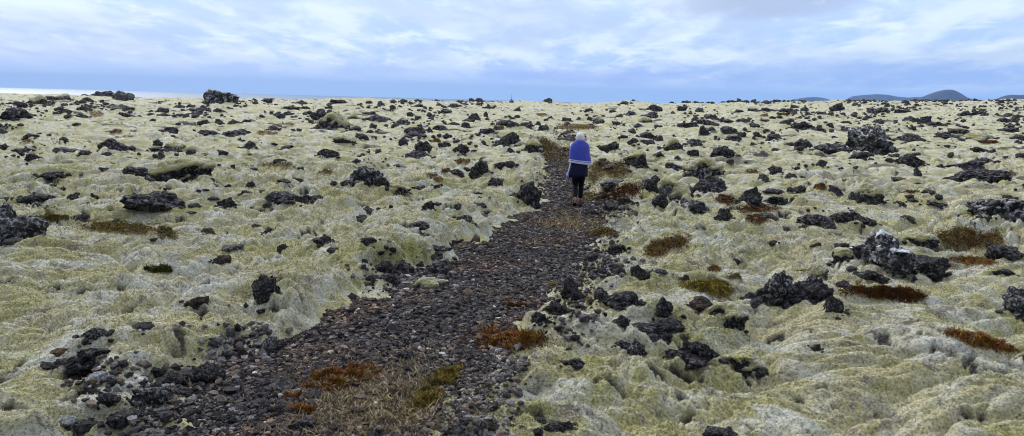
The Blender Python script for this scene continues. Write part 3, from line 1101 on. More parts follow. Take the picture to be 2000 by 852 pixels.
# ================================================================= gravel on the trail
def build_gravel():
    Ps, Ss, Cs = [], [], []
    pal = np.array([(.018, .016, .018), (.042, .036, .038), (.075, .063, .062), (.115, .088, .070), (.062, .054, .062), (.19, .135, .095), (.17, .155, .155), (.38, .37, .36)])
    def add(n, y0, y1, size, spread, wts, smin=-9, smax=-.02, sig=.42):
        y = RNG.uniform(y0, y1, n); hw = np.interp(y, _ty, _thw); xc = np.interp(y, _ty, _txc)
        x = xc + RNG.uniform(-1, 1, n) * (hw + spread)
        s = trail_s(x, y); k = (s > smin) & (s < smax)
        x, y = x[k], y[k]
        k = RNG.random(len(x)) < .35 + .65 * sstep(-.5, .1, gn(x / .5, y / .5, 81)); x, y = x[k], y[k]
        gpx, gpy, _ = project(np.stack([x, y, 0 * x - .1], -1))
        e = np.minimum(np.hypot((gpx - 735) / 150, (gpy - 790) / 80), np.hypot((gpx - 1112) / 62, (gpy - 434) / 20)) + .5 * gn(x / .35, y / .35, 83)
        k = (e > .85) | (RNG.random(len(x)) < .16); x, y = x[k], y[k]
        sz = size * np.minimum(np.exp(RNG.normal(0, sig, len(x))), 2.1)
        w = np.array(wts, float); w /= w.sum()
        # brownish stretches and black stretches
        warm = sstep(-.1, .5, gn(x / 1.2, y / 1.2, 82))
        c = pal[RNG.choice(len(pal), len(x), p=w)]
        c = c * (1 + warm[:, None] * np.array([.42, .20, .02])) * RNG.uniform(.7, 1.35, len(x))[:, None]
        Ps.append(np.stack([x, y, ground(x, y) + .12 * sz], -1)); Ss.append(sz); Cs.append(c)
    W1 = [24, 26, 18, 12, 12, 3.5, 7, .6]
    add(21000, 3.8, 8.2, .037, .1, W1); add(17000, 8.2, 13, .042, .1, W1); add(10000, 13, 20, .050, .1, W1); add(5000, 20, 40, .085, .1, W1, sig=.5)
    add(500, 3.8, 13, .07, .5, [20, 20, 15, 12, 10, 5, 12, .6], -.35, .08); add(500, 11, 24, .10, .6, [20, 20, 15, 12, 10, 3, 12, .5], -.4, .15)
    add(160, 4, 12, .085, .0, [20, 20, 15, 12, 10, 2, 4, 0])
    # pale grey rubble at the trail's right side, lower down, and greyer clinker by the left edge
    def zone(n, px, py, w, h, size, wts, sig=.5):
        q = RNG.normal(size=(n, 2)) * .42
        P = hit(px + q[:, 0] * w, py + q[:, 1] * h); sz = size * np.minimum(np.exp(RNG.normal(0, sig, n)), 2.0)
        ww = np.array(wts, float); ww /= ww.sum()
        c = pal[RNG.choice(len(pal), n, p=ww)] * RNG.uniform(.7, 1.4, n)[:, None]
        P = P + np.array([0, 0, .1]) * sz[:, None]
        Ps.append(P); Ss.append(sz); Cs.append(c)
    GREY = [8, 14, 10, 8, 10, 2, 34, 3]
    zone(900, 920, 780, 100, 110, .040, GREY); zone(160, 1000, 715, 50, 50, .05, GREY); zone(420, 320, 800, 110, 90, .05, W1); zone(260, 470, 690, 90, 60, .06, GREY)
    zone(420, 820, 545, 130, 50, .06, GREY); zone(420, 1120, 570, 60, 120, .055, W1); zone(260, 1165, 500, 80, 60, .06, GREY); zone(300, 1190, 405, 70, 36, .07, GREY)
    zone(160, 190, 740, 70, 60, .05, W1); zone(140, 380, 750, 70, 40, .05, W1)
    zone(200, 1085, 360, 50, 40, .08, GREY); zone(160, 1105, 262, 36, 14, .12, GREY)
    P = np.concatenate(Ps); S = np.concatenate(Ss); C = np.concatenate(Cs)
    Vs, Fs, Cc = [], [], []; off = 0
    dist = np.hypot(P[:, 0], P[:, 1])
    for sub, sel in ((1, dist < 11), (1, dist >= 11)):
        V0, F0 = ico(sub); n = int(sel.sum())
        V = np.repeat(V0[None], n, 0) * (1 + RNG.uniform(-.30, .30, (n, len(V0), 1)))
        for k in range(4):                       # broken faces
            nn = RNG.normal(size=(n, 1, 3)); nn /= np.linalg.norm(nn, axis=2, keepdims=True)
            o_ = RNG.uniform(.32, .80, (n, 1))
            V = V - nn * np.maximum((V * nn).sum(2) - o_, 0)[..., None]
        V = V * RNG.uniform(.62, 1.25, (n, 1, 3)) * np.array([1, 1, .75])
        a = RNG.uniform(0, 2 * PI, n); c, s = np.cos(a)[:, None], np.sin(a)[:, None]
        V = np.stack([V[..., 0] * c - V[..., 1] * s, V[..., 0] * s + V[..., 1] * c, V[..., 2]], -1)
        V = V * (S[sel] / 2)[:, None, None] + P[sel][:, None]
        Vs.append(V.reshape(-1, 3)); Fs.append((F0[None] + (np.arange(n) * len(V0))[:, None, None]).reshape(-1, 3) + off)
        Cc.append(np.repeat(C[sel], len(V0), 0)); off += n * len(V0)
    o = link('gravel', make_mesh('gravel', np.concatenate(Vs), np.concatenate(Fs), False, None, np.concatenate(Cc)), tint_material('scoria_gravel', .92, 70, .25))
    tag(o, 'dark brown and black scoria gravel covering the trail', 'gravel', kind='stuff')
build_gravel()

# ================================================================= heath and dry grass
def blades(P, hgt, wid, lean, cols):
    """tapering leaf blades, two crossing faces each"""
    n = len(P); a = RNG.uniform(0, 2 * PI, n); la = RNG.uniform(0, 2 * PI, n)
    top = P + np.stack([np.cos(la) * lean * hgt, np.sin(la) * lean * hgt, hgt], -1)
    d = np.stack([np.cos(a), np.sin(a), 0 * a], -1) * (wid / 2)[:, None]
    mid = P + (top - P) * .55 + np.array([0, 0, 1]) * (hgt * .12)[:, None]
    V = np.stack([P - d * .6 - np.array([0, 0, .01]), P + d * .6 - np.array([0, 0, .01]), mid + d, top, mid - d], 1).reshape(-1, 3)
    base = (np.arange(n) * 5)[:, None]
    F4 = base + np.array([[0, 1, 2, 4]]); F3 = base + np.array([[4, 2, 3]])
    return V, [F4, F3], np.repeat(cols, 5, 0)
HPAL = dict(rust=[(.17, .058, .014), (.23, .095, .018), (.085, .036, .012), (.20, .13, .022)], red=[(.11, .038, .014), (.15, .055, .016), (.06, .028, .012), (.13, .075, .02)],
            orange=[(.25, .105, .025), (.20, .09, .022), (.12, .06, .02), (.25, .16, .045)], brown=[(.15, .078, .022), (.20, .115, .03), (.075, .042, .014), (.18, .135, .035)],
            olive=[(.155, .112, .022), (.115, .095, .018), (.085, .05, .015), (.21, .145, .03)], yellow=[(.24, .19, .03), (.17, .15, .022), (.15, .09, .025), (.28, .21, .045)],
            green=[(.05, .056, .012), (.08, .078, .016), (.04, .04, .01), (.10, .09, .02)], tan=[(.30, .205, .095), (.37, .27, .13), (.2, .135, .06), (.32, .25, .13)])
HMAT = tint_material('heath_leaves', .85, 40, .15, .3)
HNAME = dict(rust='rust red', red='dark red', orange='orange', brown='brown', olive='olive brown', yellow='yellow olive', green='dark green', tan='straw coloured')
for i, h in enumerate(heaths):
    area = h['w'] * h['h'] * .785
    n = int(np.clip(area * 5.5, 300, 14000))
    t = math.radians(h['tilt'])
    q = RNG.uniform(-1.0, 1.0, (500, 2)); q = q[(q ** 2).sum(1) < 1]; u = q[:, 0] * h['w'] / 2; v = q[:, 1] * h['h'] / 2
    P = hit(h['px'] + u * math.cos(t) - v * math.sin(t), h['py'] + u * math.sin(t) + v * math.cos(t)); zc = (P - EYE) @ FWD
    med = np.median(zc); P = P[np.abs(zc - med) < max(1.2, .5 * med)]
    lo, hi = P.min(0), P.max(0); ex = (hi - lo) * .12; lo -= ex; hi += ex
    x = RNG.uniform(lo[0], hi[0], n * 4); y = RNG.uniform(lo[1], hi[1], n * 4)
    P = np.stack([x, y, ground(x, y)], -1)
    X, Y, zc = project(P)
    qq = ellipse_q(h, X, Y); k = np.where(qq < (.58 + .62 * RNG.random(len(X)) ** 1.6 if h['w'] * h['h'] > 900 else .85))[0][:n]
    P, X, Y, zc, qq = P[k], X[k], Y[k], zc[k], qq[k]
    clump = sstep(-.35, .5, gn(P[:, 0] * 9, P[:, 1] * 9, i))
    P[:, 2] += .028 * clump * (1 - sstep(.5, 1, qq))
    if len(P) < 30: continue
    pxm = zc / F_PX
    hgt = np.maximum(.014, 1.1 * pxm) * np.exp(RNG.normal(0, .45, len(P))) * (.6 + .8 * clump); wid = np.maximum(.006, 1.5 * pxm)
    pal = np.array(HPAL[h['col']]); g = gn(X / 14, Y / 7, 90 + i)
    ci = np.where(g > .25, 3, RNG.choice(3, len(P), p=[.5, .3, .2]))
    c = pal[ci] * (RNG.uniform(.55, 1.35, len(P)) * (.7 + .5 * clump))[:, None]
    V, Fl, C = blades(P, hgt, wid, RNG.uniform(.3, 1.8, len(P)), c)
    org = P.mean(0)
    o = link('heath_patch' if h['col'] != 'tan' else 'grass_patch', make_mesh('heath_patch', V - org, Fl, False, None, C), HMAT, loc=org)
    o['category'] = 'heath' if h['col'] != 'tan' else 'grass'; o['group'] = 'patches of heath in the moss'
    things.append(dict(px=h['px'], py=h['py'], handle=h['handle'], obj=o, h=h))

def build_dry_grass():
    Ps = []
    for n, px, py, w, h in ((9000, 735, 790, 150, 80), (4200, 1112, 434, 62, 22), (260, 950, 572, 30, 12), (160, 1040, 470, 30, 10), (500, 800, 720, 70, 24), (900, 1170, 430, 60, 22), (900, 1085, 350, 40, 30), (900, 1150, 362, 50, 14), (700, 1100, 300, 30, 22), (300, 830, 690, 70, 30), (500, 600, 830, 40, 24)):
        q = RNG.normal(size=(n, 2)) * .55
        X = px + q[:, 0] * w; Y = py + q[:, 1] * h
        k = gn(X / 30, Y / 14, 95) + .5 * RNG.random(n) > -.1
        Ps.append(hit(X[k], Y[k]))
    P = np.concatenate(Ps); zc = (P - EYE) @ FWD; pxm = zc / F_PX; n = len(P)
    pal = np.array([(.36, .275, .165), (.26, .19, .11), (.48, .385, .24), (.14, .10, .06), (.29, .25, .09)])
    c = pal[RNG.choice(5, n, p=[.32, .26, .16, .16, .10])] * RNG.uniform(.6, 1.3, n)[:, None]
    V, Fl, C = blades(P, np.maximum(.026, 2.0 * pxm) * np.exp(RNG.normal(0, .35, n)), np.maximum(.006, 1.3 * pxm), RNG.uniform(.6, 2.2, n), c)
    o = link('dry_grass', make_mesh('dry_grass', V, Fl, False, None, C), HMAT)
    tag(o, 'thin straw coloured dry grass growing on the trail', 'grass', kind='stuff')
build_dry_grass()

# ================================================================= fleece: the fuzzy shoots of the moss near the path
def build_fleece():
    N = 620000
    az = RNG.uniform(math.radians(-38), math.radians(38), N); r = np.exp(RNG.uniform(math.log(3.9), math.log(24.0), N))
    keep = RNG.random(N) < np.interp(r, [3.9, 9, 24], [1, .9, .45])
    az, r = az[keep], r[keep]
    x, y = r * np.sin(az), r * np.cos(az)
    i = np.interp(r, R_ALL, _ri).astype(int); j = np.interp(az, A_ALL, _ai).astype(int)
    ok = (OFF[i, j] > .45) & (HEATHM[i, j] < .4) & (BARE[i, j] < .25)
    x, y, r, i, j = x[ok], y[ok], r[ok], i[ok], j[ok]
    z = ground(x, y); n = len(x)
    # surface normal from the grid
    e = .012 * r ** .5
    nx = -(ground(x + e, y) - ground(x - e, y)) / (2 * e); ny = -(ground(x, y + e) - ground(x, y - e)) / (2 * e)
    Nn = np.stack([nx, ny, np.ones(n)], -1); Nn /= np.linalg.norm(Nn, axis=1)[:, None]
    px = r / F_PX
    ln = np.maximum(.017, 3.4 * px) * np.exp(RNG.normal(0, .35, n)); wd = np.maximum(.0055, 1.55 * px)
    tip = Nn * .75 + RNG.normal(0, .55, (n, 3)) + np.array([.15, -.1, .1]); tip /= np.linalg.norm(tip, axis=1)[:, None]
    a = RNG.uniform(0, 2 * PI, n); s = np.stack([np.cos(a), np.sin(a), RNG.normal(0, .3, n)], -1) * (wd / 2)[:, None]
    P = np.stack([x, y, z], -1) - Nn * (.25 * ln)[:, None]
    V = np.stack([P - s, P + s, P + tip * (ln * 1.25)[:, None]], 1)
    C = np.repeat((np.clip(RNG.normal(1.02, .30, n), .4, 1.6)[:, None] * np.ones(3)), 3, 0).reshape(n, 3, 3)
    C[:, 2] *= 1.25                                    # hoary hair points
    Fc = np.arange(n * 3).reshape(n, 3)
    o = link('moss', make_mesh('moss', V.reshape(-1, 3), Fc, False, None, C.reshape(-1, 3)), moss_material('moss_fleece', True))
    tag(o, 'fuzzy grey green shoots of the woolly moss', 'moss', kind='stuff')
build_fleece()

# ================================================================= marker pole on the skyline cairn
def tube_mesh(name, pts, rad, seg=8):
    V, Fs = [], []
    pts = [np.array(p, float) for p in pts]
    for i, p in enumerate(pts):
        t = pts[min(i + 1, len(pts) - 1)] - pts[max(i - 1, 0)]; t /= np.linalg.norm(t)
        a = np.cross(t, [0, 1, 0.01]); a /= np.linalg.norm(a); b = np.cross(t, a)
        for k in range(seg):
            an = 2 * PI * k / seg; V.append(p + (a * math.cos(an) + b * math.sin(an)) * rad[i])
    for i in range(len(pts) - 1):
        for k in range(seg):
            Fs.append((i * seg + k, i * seg + (k + 1) % seg, (i + 1) * seg + (k + 1) % seg, (i + 1) * seg + k))
    n = len(V); V.append(pts[0]); V.append(pts[-1])
    caps = [(n, (k + 1) % seg, k) for k in range(seg)] + [(n + 1, (len(pts) - 1) * seg + k, (len(pts) - 1) * seg + (k + 1) % seg) for k in range(seg)]
    return np.array(V), [np.array(Fs), np.array(caps)]

Pc = hit([999], [201])[0]; zc = float((Pc - EYE) @ FWD); u = zc / F_PX
r_ = dict(px=999, py=201, w=11, h=7, look='b')
Vs, Fs, off = [], [], 0
for k, (dx, dz, s) in enumerate([(-3.2, 1.2, 4.5), (2.8, 1.3, 5), (0, 1.8, 5.5), (-1.5, 4.2, 4), (1.4, 4.4, 3.6), (0, 6.2, 3)]):
    Q, Fc = rock_points(700 + k, 3, (.8, .7)); Vs.append(Q * s * u * .42 * np.array([1, 1, .8]) + np.array([dx * u, .4 * dz * u, dz * u])); Fs.append(Fc + off); off += len(Q)
V = np.concatenate(Vs)
cairn = link('cairn', make_mesh('cairn', V, np.concatenate(Fs), False, dict(grain=np.full(len(V), 1.0))), RM['b'], loc=Pc)
tag(cairn, 'little heap of black stones on the skyline holding a thin pole', 'cairn')
Vt, Ft = tube_mesh('marker_pole', [(0, 0, 0), (0, 0, 6 * u), (0, 0, 11 * u)], [.30 * u, .26 * u, .22 * u])
pole = link('marker_pole', make_mesh('marker_pole', Vt, Ft, True), simple_mat('weathered_pole', (.10, .09, .09), .7, 3), loc=Pc + np.array([0, 0, 4.5 * u]))
tag(pole, 'thin upright marker pole standing in the skyline cairn', 'pole')
things.append(dict(px=999, py=196, handle='skyline cairn', obj=cairn))
# ================================================================= the walker
def build_person():
    foot = hit([1128], [403.5])[0]
    foot[2] = float(ground(np.array([foot[0]]), np.array([foot[1]]))[0]) + .03
    root = bpy.data.objects.new('person', None); COL.objects.link(root)
    root.location = foot; root.scale = (1.01, 1.02, 1.05); root.rotation_euler = (0, 0, -math.atan2(foot[0], foot[1]) + .05)
    tag(root, 'white haired person in blue patterned shawl and navy skirt walking away along the trail', 'person')
    # ---- body: one skinned surface
    J, E, Rr = [], [], []
    def j(p, r, par=None):
        J.append(p); Rr.append(r if isinstance(r, tuple) else (r, r))
        if par is not None: E.append((par, len(J) - 1))
        return len(J) - 1
    pel = j((0, -.01, .90), (.155, .115)); wst = j((0, -.01, 1.06), (.135, .10), pel); chs = j((0, .02, 1.27), (.155, .11), wst)
    nb = j((0, .03, 1.41), (.085, .075), chs); nk = j((0, .05, 1.49), (.058, .06), nb); h1 = j((0, .075, 1.56), (.078, .085), nk); h2 = j((0, .08, 1.66), (.082, .092), h1); h3 = j((0, .075, 1.70), (.05, .055), h2)
    nose = j((0, .185, 1.585), (.012, .014), h1)
    for s in (-1, 1):
        j((s * .088, .065, 1.60), (.012, .02), h1)
        sh = j((s * .15, .01, 1.385), (.062, .058), chs); el = j((s * .195, .0, 1.12), (.042, .042), sh)
        wr = j((s * .11, .20, 1.10), (.030, .026), el); pm = j((s * .065, .235, 1.12), (.036, .02), wr)
        for k in range(4):
            f1 = j((s * (.03 - .004 * k), .25 + .004 * k, 1.155 - .024 * k), .0095, pm); f2 = j((s * (.012 + .004 * k), .232, 1.16 - .024 * k), .008, f1); j((s * .022, .212, 1.155 - .023 * k), .007, f2)
        th = j((s * .062, .222, 1.165), .011, pm); j((s * .045, .208, 1.19), .009, th)
        hp = j((s * .08, -.01, .84), (.078, .082), pel)
        if s < 0:
            kn = j((-.078, .015, .47), (.050, .052), hp); an = j((-.085, -.26, .20), (.038, .042), kn); j((-.085, -.20, .07), (.036, .03), an)
        else:
            kn = j((.068, .068, .47), (.050, .052), hp); an = j((.062, .04, .10), (.038, .042), kn); j((.062, .16, .035), (.036, .03), an)
    me = bpy.data.meshes.new('body'); me.from_pydata(J, E, [])
    o = bpy.data.objects.new('body', me); COL.objects.link(o)
    md = o.modifiers.new('skin', 'SKIN'); md.use_smooth_shade = True
    for k, sv in enumerate(me.skin_vertices[0].data):
        sv.radius = Rr[k]; sv.use_root = (k == 0)
    o.modifiers.new('sub', 'SUBSURF').levels = 2; o.modifiers['sub'].render_levels = 2
    dg = bpy.context.evaluated_depsgraph_get(); me2 = bpy.data.meshes.new_from_object(o.evaluated_get(dg))
    o.modifiers.clear(); o.data = me2; o.parent = root
    me2.materials.clear(); me2.materials.append(simple_mat('skin', (.55, .33, .24), .55, 30, .08, .05))

    def ring_loft(rings, seg=40, closed_top=False):
        """rings: function (k, angle) -> point"""
        V = []
        for k in range(len(rings)):
            for i in range(seg): V.append(rings[k](2 * PI * i / seg))
        F = [(k * seg + i, k * seg + (i + 1) % seg, (k + 1) * seg + (i + 1) % seg, (k + 1) * seg + i) for k in range(len(rings) - 1) for i in range(seg)]
        return np.array(V), np.array(F)
    # ---- leggings
    lg = simple_mat('leggings_cloth', (.003, .003, .008), .85, 200, .3, .1)
    for leg, rad in (([(-.08, -.01, .86), (-.082, .0, .70), (-.078, .015, .48), (-.082, -.12, .33), (-.085, -.24, .21)], [.105, .096, .070, .064, .052]),
                     ([(.083, -.01, .86), (.078, .03, .70), (.068, .068, .48), (.066, .045, .30), (.062, .035, .11)], [.105, .096, .068, .060, .050])):
        p, q = [], []
        for i in range(len(leg) - 1):
            for t in np.linspace(0, 1, 5, endpoint=False):
                p.append(tuple(np.array(leg[i]) * (1 - t) + np.array(leg[i + 1]) * t)); q.append(rad[i] * (1 - t) + rad[i + 1] * t)
        p.append(leg[-1]); q.append(rad[-1])
        q = [r * (1 + .03 * math.sin(i * 1.9)) for i, r in enumerate(q)]
        V, F = tube_mesh('legging', p, q, 16)
        link('legging', make_mesh('legging', V, F, True), lg, root)
    # ---- skirt swinging out to the left
    def ring(z, hx, hy, cx=0., cy=0., wob=0., tilt=0., ph=0.):
        def f(a):
            w = 1 + wob * math.sin(a * 7 + ph) + wob * .6 * math.sin(a * 3 + ph * 2)
            x = cx + hx * w * math.cos(a); return (x, cy + hy * w * math.sin(a), z + tilt * x)
        return f
    sk = [ring(1.06, .19, .135), ring(1.0, .205, .15, -.002, 0, .01), ring(.92, .215, .165, -.008, -.01, .018, .0, .4), ring(.84, .228, .18, -.02, -.015, .03, .02, .7), ring(.76, .240, .19, -.035, -.02, .04, .05, 1.), ring(.685, .250, .195, -.048, -.02, .05, .06, 1.2),
          ring(.683, .243, .188, -.048, -.02, .05, .06, 1.2), ring(.74, .225, .175, -.035, -.02, .04, .05, 1.)]
    V, F = ring_loft(sk, 56)
    skirt = link('skirt', make_mesh('skirt', V, F, True), simple_mat('navy_wool', (.006, .007, .030), .9, 120, .35, .3), root)
    def strip(pts_a, pts_b, th):
        A = np.array(pts_a); Bq = np.array(pts_b); n = len(A)
        V = np.concatenate([A, Bq, A + [0, -th, 0], Bq + [0, -th, 0]])
        F = []
        for i in range(n - 1):
            a, b, c, d = i, n + i, 2 * n + i, 3 * n + i
            F += [(a, a + 1, b + 1, b), (c, d, d + 1, c + 1), (a, c, c + 1, a + 1), (b, b + 1, d + 1, d)]
        F += [(0, n, 3 * n, 2 * n), (n - 1, 3 * n - 1, 4 * n - 1, 2 * n - 1)]
        return V, np.array(F)
    V, F = strip([(-.232, -.05, 1.03), (-.24, -.07, .95), (-.265, -.09, .86), (-.285, -.10, .78), (-.30, -.10, .70)], [(-.205, -.10, 1.03), (-.218, -.12, .95), (-.245, -.135, .86), (-.268, -.14, .78), (-.262, -.15, .685)], .012)
    link('trim', make_mesh('trim', V, F, True), simple_mat('white_trim', (.55, .58, .75), .8, 60, .1), skirt)
    V, F = strip([(-.306, -.10, .775), (-.318, -.11, .72), (-.312, -.11, .675)], [(-.262, -.155, .77), (-.258, -.165, .715), (-.245, -.17, .665)], .014)
    link('lining_corner', make_mesh('lining_corner', V, F, True), simple_mat('pale_blue_lining', (.25, .30, .65), .8, 60, .2), skirt)
    # ---- shawl with lattice knit
    zs = np.array([1.555, 1.54, 1.51, 1.475, 1.43, 1.37, 1.29, 1.20, 1.11, 1.03, 1.00])
    hx = np.array([.064, .096, .140, .182, .216, .238, .252, .264, .272, .272, .270])
    hy = np.array([.070, .082, .100, .118, .138, .155, .168, .176, .180, .180, .178])
    rg, meta = [], []
    zz = np.linspace(1.555, 1.0, 34)
    def srow(z, shrink=0.):
        a_, b_ = np.interp(z, zs[::-1], hx[::-1]), np.interp(z, zs[::-1], hy[::-1])
        k = (1.555 - z) / .555
        return ring(z, a_ - shrink, b_ - shrink, .0, .035 * (1 - k) + .01 * k, .022 * k, -.11 * k, .9)
    for z in zz: rg.append(srow(z))
    for z in zz[::-1][:12]: rg.append(srow(z, .012))
    seg = 72
    V, F = ring_loft(rg, seg)
    uu = np.tile(np.arange(seg) / seg, len(rg)); vv = np.concatenate([np.repeat((1.555 - zz) / .555, seg), np.repeat((1.555 - zz[::-1][:12]) / .555, seg)])
    # soft drapes running down from the shoulders
    an_ = np.arctan2(V[:, 1], V[:, 0]); fl = .020 * np.sin(an_ * 5 + 2.2 * vv + .8 * np.sin(an_ * 3)) + .012 * np.sin(an_ * 11 + 1.3 + 3 * vv)
    V[:, :2] *= (1 + fl * 1.5 * vv)[:, None]
    V[:, 0] += .012 * np.sin(vv * 9) * (V[:, 0] > 0)
    # girth-true pattern coordinate: centre of the back is u = .75
    du = (uu - .75 + .5) % 1 - .5
    gx = du * 2 * PI * np.interp(vv, [0, .12, .4, 1], [.10, .16, .225, .235])
    m, nt, b = new_mat('shawl_knit'); B = NB(nt)
    gu = B.attr('gx'); gv = B.attr('gv')
    s1 = B.math('FRACT', B.math('MULTIPLY', B.math('ADD', gu, gv), 13.5)); s2 = B.math('FRACT', B.math('MULTIPLY', B.math('SUBTRACT', gu, gv), 13.5))
    def line(s): return B.math('SUBTRACT', 1.0, B.ss(B.math('ABSOLUTE', B.math('SUBTRACT', s, .5)), .09, .2))
    lat = B.math('MAXIMUM', line(s1), line(s2)); both = B.math('MULTIPLY', line(s1), line(s2))
    n = B.noise(B.coord(), 160, 3, .7)
    c = B.mix(n, (.013, .020, .24), (.025, .040, .46))
    c = B.mix(B.math('MULTIPLY', lat, .55), c, (.11, .15, .58)); c = B.mix(B.math('MULTIPLY', both, .35), c, (.35, .40, .75))
    def band(a, e): return B.math('MULTIPLY', B.math('GREATER_THAN', gv, a), B.math('LESS_THAN', gv, e))
    c = B.mix(band(.475, .494), c, (.62, .66, .88)); c = B.mix(band(.494, .506), c, (.01, .012, .07)); c = B.mix(band(.506, .70), c, (.55, .60, .92))
    B.put(b.inputs['Base Color'], c); B.put(b.inputs['Normal'], B.bump(B.math('ADD', n, B.math('MULTIPLY', lat, 1.2)), .5, .008))
    b.inputs['Sheen Weight'].default_value = .15
    shawl = link('shawl', make_mesh('shawl', V, F, True, dict(gx=gx, gv=vv * .555)), m, root)
    # ---- hair: a short white bob with strands
    Vh, Fh = ico(5); P = Vh.copy()
    P *= np.array([.106, .112, .116]); P[:, 2] = np.maximum(P[:, 2], -.095 + .02 * gn(P[:, 0] * 60, P[:, 1] * 60, 8))
    P[:, 2] = np.where(P[:, 2] < 0, P[:, 2] * 1.0, P[:, 2])
    ang = np.arctan2(P[:, 0], P[:, 1]); low = np.clip(-Vh[:, 2], 0, 1)
    P[:, :2] *= (1 + .16 * low)[:, None]
    face = sstep(.25, .75, Vh[:, 1]) * (1 - sstep(.2, .6, Vh[:, 2]))
    P[:, 1] -= .10 * face
    st = gn(ang * 9, P[:, 2] * 6, 5) + .6 * gn(ang * 21, P[:, 2] * 9, 6)
    P *= (1 + .045 * st * (.3 + low))[:, None]
    P += np.array([0, .055, 1.615])
    m, nt, b = new_mat('white_hair'); B = NB(nt)
    nn = B.noise(B.mapped(B.coord(), (1, 1, .12)), 130, 3, .7)
    B.put(b.inputs['Base Color'], B.mix(B.ss(nn, .35, .65), (.40, .39, .40), (.92, .91, .92))); B.put(b.inputs['Normal'], B.bump(nn, .7, .01)); b.inputs['Roughness'].default_value = .55
    link('hair', make_mesh('hair', P, Fh, True), m, root)
    # ---- eyes, on the face turned away
    for s in (-1, 1):
        Ve, Fe = ico(2); link('eye', make_mesh('eye', Ve * .011 + np.array([s * .032, .158, 1.615]), Fe, True), simple_mat('eye', (.1, .09, .08), .3), root)
    # ---- boots
    lea = simple_mat('boot_leather', (.21, .105, .06), .7, 60, .4, .5); tanm = simple_mat('boot_collar', (.42, .25, .17), .8, 50, .3)
    rub = simple_mat('boot_sole', (.012, .011, .012), .75, 120, .5, .8)
    def boot(pos, pitch, yaw):
        M = Matrix.Translation(pos) @ Matrix.Rotation(yaw, 4, 'Z') @ Matrix.Rotation(pitch, 4, 'X')
        # foot: rings along y from heel to toe
        ys = [-.075, -.06, -.02, .04, .10, .15, .185, .20]; wd = [.018, .036, .042, .044, .050, .047, .030, .010]; hh = [.05, .085, .092, .085, .066, .052, .036, .015]
        V, F = [], []; seg = 18
        for y, w, h_ in zip(ys, wd, hh):
            for i in range(seg):
                a = 2 * PI * i / seg; V.append((w * math.cos(a), y, .022 + h_ / 2 + h_ / 2 * math.sin(a)))
        nseg = len(ys)
        F = [(k * seg + i, k * seg + (i + 1) % seg, (k + 1) * seg + (i + 1) % seg, (k + 1) * seg + i) for k in range(nseg - 1) for i in range(seg)]
        Vs, Fs = tube_mesh('s', [(0, -.025, .06), (0, -.03, .11), (0, -.034, .165)], [.047, .048, .052], 18)
        n0 = len(V); V = np.concatenate([np.array(V), Vs]); Fa = [np.concatenate([np.array(F), Fs[0] + n0]), Fs[1] + n0]
        bo = link('boot', make_mesh('boot', V, Fa, True), lea, root); bo.matrix_local = M
        Vc, Fc = tube_mesh('c', [(0, -.034, .150), (0, -.034, .168), (0, -.034, .182)], [.054, .060, .055], 18)
        link('collar', make_mesh('collar', Vc, Fc, True), tanm, bo)
        # sole: outline slab with lugs
        n = 28; out = []
        for i in range(n):
            a = 2 * PI * i / n; y = .0625 + .142 * math.sin(a); w = np.interp(y, [-.08, -.04, .02, .08, .13, .18, .205], [.030, .042, .037, .048, .052, .040, .02]); out.append((w * math.cos(a) / max(abs(math.cos(a)), .55) * (1 if abs(math.cos(a)) > .55 else 1), y))
        top = [(x, y, .03) for x, y in out]; bot = [(x * .97, y, .0) for x, y in out]
        V = np.array(top + bot + [(0, .06, .03), (0, .06, 0)]); q = np.array([(i, (i + 1) % n, n + (i + 1) % n, n + i) for i in range(n)])[:, ::-1]
        t3 = np.array([(2 * n, i, (i + 1) % n) for i in range(n)] + [(2 * n + 1, n + (i + 1) % n, n + i) for i in range(n)])
        lv, lf = [V], [q, t3]; off = len(V)
        cube = np.array([(x, y, z) for x in (-1, 1) for y in (-1, 1) for z in (-1, 1)], float); cf = np.array([(0, 1, 3, 2), (4, 6, 7, 5), (0, 4, 5, 1), (2, 3, 7, 6), (0, 2, 6, 4), (1, 5, 7, 3)])
        for yy in np.arange(-.05, .18, .03):
            for s in (-1, 1):
                lv.append(cube * np.array([.015, .009, .006]) + np.array([s * .023, yy, -.004])); lf.append(cf + off); off += 8
        link('sole', make_mesh('sole', np.concatenate(lv), lf, False), rub, bo)
    boot((-.086, -.225, .115), -1.02, .0)        # trailing foot, heel raised, sole turned to the viewer
    boot((.062, .055, -.02), 0.0, -.03)
    things.append(dict(px=1128, py=340, handle='walker', obj=root))
build_person()
